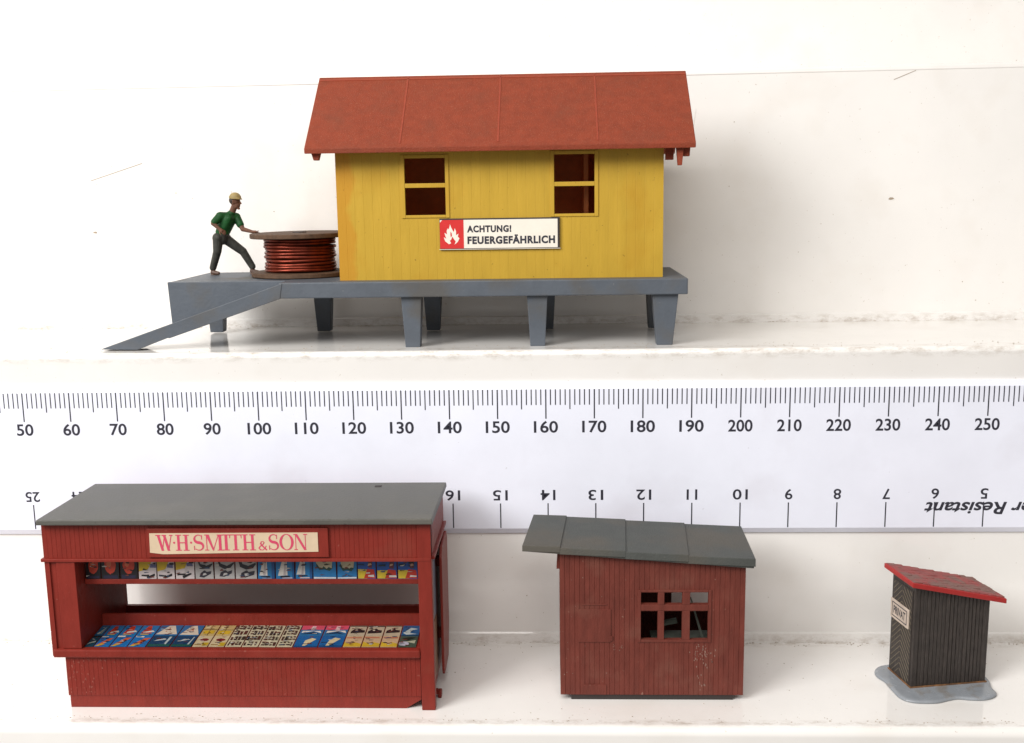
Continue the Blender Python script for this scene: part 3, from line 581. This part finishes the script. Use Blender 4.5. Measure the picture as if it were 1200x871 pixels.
    if kind == 'car': return (196, 178, 152), [((36, 30, 34), [(0.08, 0.22), (0.92, 0.3), (0.9, 0.52), (0.66, 0.58), (0.55, 0.7), (0.3, 0.64), (0.1, 0.46)]), ((70, 60, 56), bar(0.0, 1, 0.88, 0.98)), ((216, 200, 176), bar(0.35, 0.5, 0.48, 0.58))]
    if kind == 'sand': return (206, 170, 134), [((210, 172, 50), [(0, 0), (1, 0), (1, 0.28), (0.6, 0.42), (0.3, 0.3), (0, 0.46)]), ((196, 116, 90), bar(0.05, 0.9, 0.78, 0.9)), ((140, 96, 60), [(0.3, 0.3), (0.6, 0.42), (0.64, 0.36), (0.34, 0.24)])]
    if kind == 'wave': return (36, 92, 140), [((196, 206, 204), [(0.1, 0.3), (0.5, 0.8), (0.9, 0.7), (0.6, 0.6), (0.5, 0.3), (0.9, 0.2), (0.3, 0.12)]), ((24, 56, 60), bar(0, 1, 0, 0.1))]
    return (70, 84, 70), [((190, 186, 200), disc(0.3, 0.3, 0.3, 0.2)), ((30, 40, 34), [(0.1, 0.8), (0.5, 0.6), (0.9, 0.85), (0.6, 0.92)]), ((176, 176, 150), [(0.4, 0.5), (0.95, 0.6), (0.9, 0.3)])]
ART = dict(disc='black cover with an orange disc', banner='yellow and white cover under a red banner', mono='grey cover with black print', sail='blue cover with a tall white sail', bloom='blue cover with a cream block',
           patch='dark blue cover with yellow and red patches', whitesail='dark blue cover with a white sail', teal='teal cover with a white streak', redsail='blue cover with a red sail', stripe='blue cover with orange diagonal',
           peak='blue cover with a white peak', navy='navy cover with small white marks', tan='tan cover with yellow boxes', tanred='tan cover with a dark red oval', print='beige cover of dark print', pink='pink topped blue cover',
           plume='blue cover with a cream plume', car='tan cover with a black car shape', sand='sand coloured cover with yellow foot', wave='blue cover with a pale swirl', other='green and grey cover')
def kiosk():
    o = (10.3, -1.9, ZL)
    t = thing('newspaper_kiosk', 'dark red newspaper kiosk with grey flat roof and magazines in its open front', 'model kiosk', o)
    YF = -2.95; YB = -0.75; X0, X1 = 6.67, 13.90
    mb = MB()
    # front fascia, boarded, with its ledge running round the sides
    planks(mb, (X0, YF, 0), (1, 0, 0), (0, -1, 0), 0, X1-X0, 0.45, lambda u: 1.125, 0.088, 0.013, 0.0055, 0.10)
    mb.box(X0-0.05, X1-0.01, YF-0.036, YF+0.07, 0.385, 0.447, None, 0.012)
    mb.box(X0-0.045, X0+0.05, YF+0.075, YB, 0.385, 0.447, None, 0.01)
    mb.box(X1-0.03, X1+0.055, YF+0.05, YB, 0.40, 0.455, None, 0.01)
    # left corner: side wall and front post
    planks(mb, (X0, YB, 0), (0, -1, 0), (-1, 0, 0), 0, YB-YF-0.002+0.0, -1.48, lambda u: 1.123, 0.088, 0.013, 0.0055, 0.09)
    mb.box(X0+0.005, 6.87, YF+0.035, YF+0.16, -1.47, 0.384, None, 0.01)
    mb.box(6.885, 7.24, YF-0.005, YF+0.13, -1.33, 0.384, None, 0.012)
    mb.box(7.165, 7.235, YF+0.132, YB-0.001, -1.46, 1.121)
    # rear wall in strips around its long window
    mb.box(X0+0.1, X1-0.1, YB-0.09, YB, -2.3, -1.34, None, 0.005); mb.box(X0+0.1, X1-0.1, YB-0.09, YB, -0.42, 1.12, None, 0.005)
    mb.box(13.62, X1-0.1, YB-0.088, YB-0.002, -1.338, -0.422)
    # right side: frame, set-in panel
    mb.box(X1-0.10, X1-0.005, YB-0.25, YB+0.005, ZL+0.10, 1.12, None, 0.01)
    mb.box(X1-0.12, X1-0.06, -2.8, YB-0.26, -2.35, 0.40, None, 0.005); mb.box(X1-0.09, X1, YF+0.13, YB, 0.458, 1.122, None, 0.01)
    mb.build('wall', KRED, t, o)
    mb = MB(); mb.box(13.645, 13.90, YF-0.03, YF+0.16, ZL+0.002, 1.123, None, 0.012); mb.hexa([(13.66, YF-0.033, ZL+0.002), (13.87, YF-0.033, ZL+0.002), (13.87, YF-0.031, ZL+0.05), (13.66, YF-0.031, ZL+0.05), (13.66, YF-0.0325, ZL+0.051), (13.87, YF-0.0325, ZL+0.051), (13.87, YF-0.0305, ZL+0.052), (13.66, YF-0.0305, ZL+0.052)]) if False else None
    mb.build('corner_post', KRED, t, o)
    mb = MB()
    planks(mb, (6.89, YF+0.03, 0), (1, 0, 0), (0, -1, 0), 0, 6.74, -2.29, lambda u: -1.50, 0.088, 0.013, 0.0055, 0.09)
    mb.box(6.89, 6.98, YF+0.122, YB, -2.30, -1.47); mb.box(6.985, 13.6, -2.0, -1.92, -2.30, -1.3)
    mb.prism([(6.91, YF+0.045, ZL+0.003), (13.34, YF+0.045, ZL+0.003), (13.63, YF+0.045, -2.36), (13.63, YF+0.045, -2.293), (6.91, YF+0.045, -2.293)], (0, 0.09, 0), None, 0.006)
    mb.box(6.93, 13.3, YF+0.14, YB-0.1, ZL+0.003, -2.45)
    CH = mat('pale_red_scuff', (0.30, 0.075, 0.055), 0.7); mb.mi(KRED)
    for i in range(60):
        x = 6.93+abs(random.gauss(0, 0.45)); z = random.uniform(-2.25, -1.55); r = random.uniform(0.004, 0.012)
        mb.prism([(x-r, YF+0.028, z), (x+r, YF+0.028, z-r), (x+r*0.6, YF+0.028, z+r*random.uniform(1, 5)), (x-r*0.7, YF+0.028, z+r*1.5)], (0, -0.002, 0), CH)
    mb.build('counter_front', None, t, o)
    mb = MB(); mb.box(6.70, 13.642, YF-0.055, YF+0.1, -1.495, -1.335, None, 0.03); mb.build('counter_ledge', KRED, t, o)
    # right side shutter leaf, its pale paper rack and the foot
    mb = MB(); mb.prism([(13.935, -2.02, 0.10), (13.935, -1.9, 0.30), (13.935, -1.05, 0.34), (13.935, -0.95, 0.2), (13.935, -0.95, -1.6), (13.935, -1.2, -2.25), (13.935, -1.95, -2.3), (13.935, -2.02, -2.2)], (0.05, 0, 0), None, 0.01)
    mb.box(X1-0.06, 13.936, -1.6, -1.4, -0.2, -0.05); mb.box(X1-0.06, 13.936, -1.6, -1.4, -1.7, -1.55)
    mb.build('side_shutter', KRED, t, o)
    mb = MB(); mb.box(13.89, 13.965, -2.5, -2.35, ZL+0.003, -2.40, None, 0.02); mb.box(13.80, 13.89, -2.5, -2.35, -2.46, -2.40); mb.build('foot', KRED, t, o)
    mb = MB(); mb.box(13.845, 13.862, -2.70, -2.1, -0.95, 0.2, paint(120, 124, 140)); mb.box(13.845, 13.862, -2.70, -2.1, -2.1, -1.0, paint(150, 110, 80)); mb.build('paper_rack', None, t, o)
    # roof
    mb = MB(); mb.hexa([(6.64, -3.10, 1.128), (13.955, -3.10, 1.128), (13.97, -0.6, 1.128), (6.68, -0.6, 1.128), (6.655, -3.09, 1.232), (13.935, -3.09, 1.232), (13.96, -0.6, 1.222), (6.68, -0.6, 1.222)], None, 0.022)
    mb.mi(KROOF); mb.box(12.55, 12.68, -0.95, -0.85, 1.222, 1.232, DARKC)
    mb.build('roof', None, t, o)
    # name board
    mb = MB(); y = YF-0.0
    mb.box(8.66, 12.02, y-0.045, y+0.02, 0.475, 1.035, None, 0.015)
    nb = mb.build('name_board', KRED, t, o)
    mb = MB(); mb.prism([(8.70, y-0.047, 0.575), (8.95, y-0.047, 0.545), (9.6, y-0.047, 0.555), (10.6, y-0.047, 0.572), (11.83, y-0.047, 0.588), (11.83, y-0.047, 0.955), (8.71, y-0.047, 0.945)], (0, -0.008, 0)); mb.build('name_paper', CREAM, nb, o)
    G = glyphs(); mb = MB(); yy = y-0.0575
    px = lambda z: 8.705+(z-45)/1038*3.12
    lay = [('W', 86, 190, 1), ('.', 191, 205, 1), ('H', 207, 290, 1), ('.', 296, 310, 1), ('S', 316, 380, 1), ('M', 386, 500, 1), ('I', 500, 540, 1), ('T', 541, 616, 1), ('H', 618, 700, 1), ('&', 716, 772, 0.62), ('S', 780, 842, 1), ('O', 848, 936, 1), ('N', 938, 1018, 1)]
    for ch, a, b, hh in lay:
        polys, wd = G[ch]; xa, xb = px(a), px(b); zb = 0.612+(a-86)/932*0.012; hgt = 0.305*hh
        for i, p in enumerate(polys): mb.poly([(xa+q[0]/wd*(xb-xa), yy-0.0004*(i % 7), zb+q[1]*hgt) for q in p])
    mb.build('lettering', PINKRED, nb, o)
    # magazine shelf under the fascia, facing the front
    def sheet(parent, kind, O_, U_, V_, lab):
        O_ = Vector(O_); U_ = Vector(U_); V_ = Vector(V_); N_ = U_.cross(V_).normalized(); base, shapes = magazine_art(kind); mb = MB()
        g = 0.012/max(U_.length, 0.1); P = lambda u, v, k: O_+U_*(g+u*(1-2*g))+V_*v+N_*k
        mb.prism([P(0, 0, 0), P(1, 0, 0), P(1, 1, 0), P(0, 1, 0)], N_*0.010, paint(*base))
        shapes = list(shapes)
        for q in range(7):
            u0 = random.uniform(0.05, 0.6); v0 = random.uniform(0.05, 0.92); shapes.append((random.choice(((30, 28, 34), (210, 204, 196), (120, 60, 50), (60, 80, 110))), [(u0, v0), (u0+random.uniform(0.08, 0.3), v0), (u0+random.uniform(0.08, 0.3), v0+random.uniform(0.02, 0.06)), (u0, v0+0.035)]))
        jx, jy = random.uniform(-0.04, 0.04), random.uniform(-0.03, 0.03)
        for i, (c, pl) in enumerate(shapes):
            pl = [(u+(jx+random.uniform(-0.025, 0.025) if 0.02 < u < 0.98 else 0), v+(jy+random.uniform(-0.02, 0.02) if 0.02 < v < 0.98 else 0)) for u, v in pl]
            mb.poly([P(min(0.99, max(0.01, u)), min(0.99, max(0.01, v)), 0.0118+0.0012*i) for u, v in pl], paint(*c))
        m_ = mb.build('magazine', None, parent, o); m_['label'] = lab; return m_
    mb = MB(); mb.box(7.245, 13.64, -2.62, -2.2, -0.185, -0.085, None, 0.015); mb.box(7.25, 13.64, -2.545, -2.49, -0.08, 0.60)
    hs = mb.build('magazine_shelf', KRED, t, o)
    xs = [7.22, 7.564, 7.926, 8.28, 8.639, 8.991, 9.367, 9.734, 10.134, 10.557, 10.898, 11.271, 11.612, 12.065, 12.452, 12.815, 13.21, 13.60]
    kinds = ['disc']*3+['banner']*3+['mono']*3+['sail']*3+['bloom']*2+['patch']*3
    xs[0] = 7.26
    for i, k in enumerate(kinds):
        lean = random.uniform(-0.012, 0.012)
        sheet(hs, k, (xs[i], -2.60, -0.083), (xs[i+1]-xs[i], 0, lean*0.2), (lean, 0.04, 0.47), ART[k])
    # lower display: two rows lying on the sloping counter behind the ledge
    mb = MB(); mb.prism([(7.245, -2.85, -1.336), (7.245, -2.02, -1.275), (7.245, -2.02, -1.04), (7.245, -1.96, -1.03), (7.245, -1.96, -1.42), (7.245, -2.85, -1.42)], (6.39, 0, 0), None, 0.006)
    rk = mb.build('magazine_counter', KRED, t, o)
    bx = [7.16, 7.425, 7.731, 8.071, 8.427, 8.885, 9.307, 9.611, 9.932, 10.252, 10.571, 10.908, 11.227, 11.696, 12.164, 12.515, 12.865, 13.199, 13.56]
    bx[0] = 7.25
    back = ['whitesail', 'redsail', 'redsail', 'redsail', 'peak', 'peak', 'tan', 'tan', 'print', 'print', 'print', 'print', 'pink', 'pink', 'car', 'car', 'car', 'wave']
    front = ['teal', 'stripe', 'stripe', 'stripe', 'navy', 'navy', 'tanred', 'tanred', 'print', 'print', 'print', 'print', 'plume', 'plume', 'sand', 'sand', 'sand', 'other']
    V_ = Vector((0.0, 0.42, 0.031)); N_ = Vector((0, -0.0735, 1)).normalized()
    for i in range(18):
        wv = bx[i+1]-bx[i]; j = random.uniform(-0.01, 0.01)
        sheet(rk, front[i], Vector((bx[i], -2.875, -1.337))+N_*0.008, (wv, j, 0), V_*0.98, ART[front[i]])
        sheet(rk, back[i], Vector((bx[i], -2.875, -1.337))+V_+N_*0.008, (wv, j, 0), V_*0.98, ART[back[i]])
kiosk()
# ------------------------------------------------------------------ small hut
def hut():
    o = (17.97, -1.7, ZL)
    t = thing('lineside_hut', 'small brown red boarded hut with sloping grey roof and six pane window', 'model hut', o)
    X0, X1, YF, YB = 16.25, 19.70, -2.55, -0.85; Z0 = -2.425
    top = lambda x: 0.455-0.351*(x-15.56)/4.285+0.02
    mb = MB()
    H = [(17.765, 18.085, -0.61, -0.375), (18.205, 18.535, -0.61, -0.375), (18.685, 19.02, -0.61, -0.375), (17.765, 18.07, -1.31, -0.745), (18.195, 18.525, -1.31, -0.745), (18.675, 19.02, -1.31, -0.745)]
    H = [(a-X0, b-X0, c, d) for a, b, c, d in H]
    # unite the columns so that the boards split cleanly
    cols = [(1.515, 1.83), (1.95, 2.285), (2.43, 2.77)]
    H = [(a, b, z0, z1) for a, b in cols for z0, z1 in ((-1.31, -0.745), (-0.61, -0.375))]
    planks(mb, (X0, YF, 0), (1, 0, 0), (0, -1, 0), 0, X1-X0, Z0, lambda u: top(X0+u), 0.092, 0.017, 0.008, 0.08, H, jit=0.002)
    planks(mb, (X1, YB, 0), (-1, 0, 0), (0, 1, 0), 0, X1-X0, Z0, lambda u: top(X1-u), 0.092, 0.017, 0.008, 0.08, [(0.36, 1.18, -1.32, -0.62)])
    planks(mb, (X0, YB-0.08, 0), (0, -1, 0), (-1, 0, 0), 0, YB-YF-0.16, Z0, lambda u: top(X0), 0.092, 0.017, 0.008, 0.08)
    planks(mb, (X1, YF+0.08, 0), (0, 1, 0), (1, 0, 0), 0, YB-YF-0.16, Z0, lambda u: top(X1), 0.092, 0.017, 0.008, 0.08)
    CH = mat('pale_scuff', (0.25, 0.14, 0.11), 0.8)
    mb.mi(HRED)
    def chip(x, z, r, el=1.0):
        n = 6; mb.prism([(x+r*random.uniform(0.4, 1)*math.cos(2*math.pi*i/n), YF-0.0015, z+el*r*random.uniform(0.4, 1)*math.sin(2*math.pi*i/n)) for i in range(n)], (0, -0.002, 0), CH)
    for i in range(55): chip(18.92+random.gauss(0, 0.10), -1.60+random.gauss(0, 0.13), random.uniform(0.005, 0.018), random.uniform(0.8, 2.5))
    for i in range(12): chip(18.90+random.gauss(0, 0.03), -2.2+random.gauss(0, 0.07), random.uniform(0.006, 0.018), 1.8)
    for i in range(14): chip(17.35+random.gauss(0, 0.12), -1.48+random.gauss(0, 0.03), random.uniform(0.005, 0.013))
    for i in range(18): chip(random.uniform(16.3, 17.5), random.uniform(-2.2, 0.1), random.uniform(0.005, 0.015))
    mb.build('wall', None, t, o)
    mb = MB(); mb.box(X0+0.2, X1-0.18, YF+0.03, YB-0.1, ZL+0.002, -2.40, None, 0.01); mb.build('floor_plate', DARKC, t, o)
    mb = MB(); y0, y1 = YF-0.018, YF+0.03; wx0, wx1, wz0, wz1 = 17.70, 19.075, -1.365, -0.325
    mb.box(wx0, 17.763, y0, y1, wz0, wz1, None, 0.008); mb.box(19.022, wx1, y0, y1, wz0, wz1, None, 0.008)
    mb.box(17.765, 19.02, y0+0.002, y1, wz0, -1.312, None, 0.008); mb.box(17.765, 19.02, y0+0.002, y1, -0.373, wz1, None, 0.008)
    mb.box(17.765, 19.02, y0+0.006, y1, -0.735, -0.62, None, 0.008)
    for a, b in ((18.082, 18.198), (18.537, 18.678)): mb.box(a, b, y0+0.004, y1-0.002, -1.311, -0.737, None, 0.008); mb.box(a, b, y0+0.004, y1-0.002, -0.618, -0.374, None, 0.008)
    mb.build('window_frame', HRED, t, o)
    mb = MB(); y = YF
    mb.box(16.585, 17.205, y-0.016, y+0.01, -1.36, -0.71, None, 0.006); mb.box(16.66, 17.13, y-0.010, y+0.01, -0.63, -0.60, None, 0.004)
    mb.box(17.175, 17.235, y-0.024, y+0.01, -1.33, -1.24, None, 0.005)
    mb.build('hatch', HRED, t, o)
    mb = MB(); mb.box(16.70, 17.12, y-0.014, y+0.01, -2.422, -2.215, None, 0.006); mb.build('vent_plate', HRED, t, o)
    mb = MB(); mb.hexa([(16.19, -2.40, 0.03), (16.247, -2.40, 0.03), (16.247, -2.2, 0.03), (16.19, -2.2, 0.03), (16.215, -2.40, 0.41), (16.247, -2.40, 0.41), (16.247, -2.2, 0.41), (16.215, -2.2, 0.41)], None, 0.005); mb.build('bracket', HRED, t, o)
    mb = MB(); mb.hexa([(18.15, -2.1, -1.25), (18.52, -2.0, -1.22), (18.52, -1.9, -1.22), (18.15, -1.95, -1.25), (18.16, -2.1, -1.20), (18.5, -2.0, -1.14), (18.5, -1.9, -1.14), (18.16, -1.95, -1.2)]); mb.prism([(18.95, -2.3, -1.45), (19.0, -2.3, -1.45), (18.75, -2.2, -0.62), (18.72, -2.2, -0.62)], (0, 0.03, 0)); mb.box(18.0, 19.2, -2.3, -1.8, -1.55, -1.45); mb.build('interior_fitting', mat('dull_grey_green', (0.07, 0.08, 0.065), 0.6), t, o)
    # roof of four overlapping felt sheets, each tucked under the one uphill of it
    yf, yb = -2.68, -0.70
    front = [15.555, 16.25, 17.46, 18.62, 19.845]; rear = [15.735, 16.40, 17.59, 18.78, 19.925]
    zt = lambda x: 0.578-0.288*(x-15.56)/4.285
    rf = None
    mb = MB()
    mb.hexa([(15.60, yf+0.02, zt(15.60)-0.115), (19.83, yf+0.02, zt(19.83)-0.165), (19.90, yb, zt(19.9)-0.165), (15.76, yb, zt(15.76)-0.115), (15.58, yf+0.03, zt(15.6)-0.03), (19.83, yf+0.03, zt(19.83)-0.03), (19.90, yb, zt(19.9)-0.03), (15.76, yb, zt(15.76)-0.03)], None, 0.012)
    rf = mb.build('roof', HROOF, t, o)
    for i in range(4):
        a, b, c, d = front[i], front[i+1], rear[i], rear[i+1]; ov = 0.05; l0, l1 = 0.000, 0.022
        mb = MB(); k = 0.11+0.012*i
        z = lambda x, l: zt(x)+l
        mb.hexa([(a, yf, z(a, l0)-k), (b+ov*0.2, yf, z(b, l1)-k), (d+ov*0.2, yb-0.01, z(d, l1)-0.03), (c, yb-0.01, z(c, l0)-0.03),
                 (a, yf+0.02, z(a, l0)), (b+ov*0.2, yf+0.02, z(b, l1)), (d+ov*0.2, yb-0.01, z(d, l1)), (c, yb-0.01, z(c, l0))], None, 0.012)
        mb.build('felt_sheet', HROOF, rf, o)
hut()
# ------------------------------------------------------------------ outhouse
def outhouse():
    rz = math.radians(10)
    t = thing('outhouse', 'tiny black boarded outhouse with red tiled roof on a rounded grey base', 'model outhouse', (22.98, -2.12, ZL), rz)
    W, D = 1.53, 0.86; zb = 0.07
    # base outline in world coordinates turned into the local frame
    out = [(22.53, -1.34), (22.50, -1.57), (22.58, -1.78), (22.60, -2.0), (22.62, -2.2), (22.66, -2.45), (22.78, -2.60), (22.98, -2.66), (23.3, -2.65), (23.55, -2.55), (23.75, -2.49), (23.98, -2.53), (24.2, -2.53), (24.42, -2.44), (24.55, -2.28), (24.55, -2.05), (24.62, -1.7), (24.55, -1.2), (24.3, -0.85), (23.7, -0.9), (23.2, -1.0), (22.85, -1.08), (22.66, -1.16)]
    n0 = len(out); M = Matrix.Rotation(-rz, 3, 'Z')
    loc = [M @ Vector((x-22.98, y+2.12, 0)) for x, y in out]
    fine = []
    for i in range(n0):                     # Catmull-Rom smoothing of the outline
        p0, p1, p2, p3 = loc[i-1], loc[i], loc[(i+1) % n0], loc[(i+2) % n0]
        for s in (0, 0.25, 0.5, 0.75): fine.append(0.5*((2*p1)+(p2-p0)*s+(2*p0-5*p1+4*p2-p3)*s*s+(3*p1-p0-3*p2+p3)*s**3))
    cen = sum(fine, Vector())/len(fine)
    mb = MB()
    mb.rings([[(cen.x+(p.x-cen.x)*q, cen.y+(p.y-cen.y)*q, z) for p in fine] for z, q in ((0.004, 0.985), (0.016, 1.0), (0.036, 0.995), (0.052, 0.975), (0.060, 0.94), (0.063, 0.88))])
    mb.build('base', OBASE, t, None, True)
    mb = MB(); q = 0.03
    for x0, x1, y0, y1 in ((-q, W+q, -q, 0.002), (-q, 0.002, 0.004, D), (W-0.002, W+q, 0.004, D)): mb.box(x0, x1, y0, y1, 0.05, 0.085, None, 0.008)
    mb.build('paint_edge', mat('rusty_paint_edge', (0.16, 0.075, 0.03), 0.7, 0.6, 6, 0.5, 12), t)
    zb = 0.055
    top = lambda x: 2.080-0.235*x
    mb = MB()
    planks(mb, (0, 0, 0), (1, 0, 0), (0, -1, 0), 0.035, W-0.035, zb, top, 0.078, 0.026, 0.020, 0.06, jit=0.009)
    mb.box(0.0, 0.034, -0.012, 0.06, zb, top(0), None, 0.006); mb.box(W-0.034, W, -0.010, 0.06, zb, top(W), None, 0.006)
    planks(mb, (0, D, 0), (1, 0, 0), (0, 1, 0), 0, W, zb, top, 0.078, 0.026, 0.020, 0.06, jit=0.006)
    planks(mb, (W, 0.06, 0), (0, 1, 0), (1, 0, 0), 0, D-0.12, zb, lambda u: top(W), 0.078, 0.026, 0.02, 0.06, jit=0.006)
    mb.box(0.0, 0.06, 0.062, D-0.062, zb, top(0.06))
    mb.build('wall', BLACKW, t)
    # door with herringbone boards on the left face (looking along +x, u runs from the near corner to the far one)
    mb = MB(); e = -0.012
    mb.box(-0.010, -0.001, 0.07, D-0.06, zb+0.02, 1.98); dr = mb.build('door', BLACKW, t)
    mb = MB(); y0, y1, ym = 0.09, D-0.08, 0.445
    z = 0.02
    while z < 2.5:
        for ya, yb2 in ((y0, ym-0.01), (y1, ym+0.01)):
            za, zc = z-0.36*(abs(ym-ya))/0.35*0.9, z
            a, b = (ya, za), (yb2, zc)
            lo = zb+0.05; hi = 1.94
            if zc > lo+0.03 and za < hi-0.03:
                if za < lo: f = (lo-za)/(zc-za); a = (ya+(yb2-ya)*f, lo)
                if zc > hi: f = (hi-za)/(zc-za); b = (ya+(yb2-ya)*f, hi)
                mb.prism([(-0.0105, a[0], a[1]), (-0.0105, b[0], b[1]), (-0.0105, b[0], b[1]+0.016), (-0.0105, a[0], a[1]+0.016)], (-0.006, 0, 0))
        z += 0.115
    mb.build('herringbone_boards', GRAINED, dr)
    # sign
    mb = MB(); s0, s1, za, zc = 0.15, 0.84, 1.185, 1.575; x = -0.035
    mb.box(x, -0.011, s0, s1, za, zc, mat('aged_sign_card', (0.50, 0.41, 0.34), 0.5, 0.15, 5), 0.008)
    def frame(a, b, c, d, w_):
        for q in ((a, b, c, c+w_), (a, b, d-w_, d)): mb.poly([(x-0.002, q[0], q[2]), (x-0.002, q[1], q[2]), (x-0.002, q[1], q[3]), (x-0.002, q[0], q[3])], INK)
        for q in ((a, a+w_), (b-w_, b)): mb.poly([(x-0.0025, q[0], c), (x-0.0025, q[1], c), (x-0.0025, q[1], d), (x-0.0025, q[0], d)], INK)
    frame(s0+0.06, s1-0.06, za+0.05, zc-0.05, 0.02)
    sg = mb.build('door_sign', None, t)
    mb = MB(); put_text(mb, 'PRIVAT', (x-0.003, s1-0.12, za+0.115), (0, -1, 0), (0, 0, 1), s1-s0-0.24, 0.165, bold=0.02); mb.build('lettering', INK, sg)
    # roof: board, edge strips and rows of shingles
    ax, bx_, ay, by = -0.13, 1.80, -0.13, 1.0
    rt = lambda q: 2.228-0.232*(q+0.1)
    mb = MB()
    mb.hexa([(ax, ay, rt(ax)-0.10), (bx_, ay, rt(bx_)-0.10), (bx_, by, rt(bx_)-0.10), (ax, by, rt(ax)-0.10), (ax, ay, rt(ax)), (bx_, ay, rt(bx_)), (bx_, by, rt(bx_)), (ax, by, rt(ax))], None, 0.02)
    rf = mb.build('roof', OROOF, t)
    mb = MB(); rows = 11; nc = 8; dx = (bx_-ax-0.07)/rows
    for i in range(rows):
        xa = ax+0.035+i*dx
        for j in range(-1, nc+1):
            dy = (by-ay-0.05)/nc; ya = ay+0.045+(j+(0.5 if i % 2 else 0))*dy; yb2 = ya+dy*0.94
            ya = max(ya, ay+0.045); yb2 = min(yb2, by+0.012)
            if yb2-ya < 0.03: continue
            l = random.uniform(0.012, 0.026); xb = xa+dx*1.02+random.uniform(-0.01, 0.012)
            mb.hexa([(xa, ya, rt(xa)-0.01), (xb, ya, rt(xb)-0.01), (xb, yb2, rt(xb)-0.01), (xa, yb2, rt(xa)-0.01), (xa, ya, rt(xa)+0.004), (xb, ya, rt(xb)+l), (xb, yb2, rt(xb)+l), (xa, yb2, rt(xa)+0.004)])
    mb.build('shingles', TILE, rf)
outhouse()
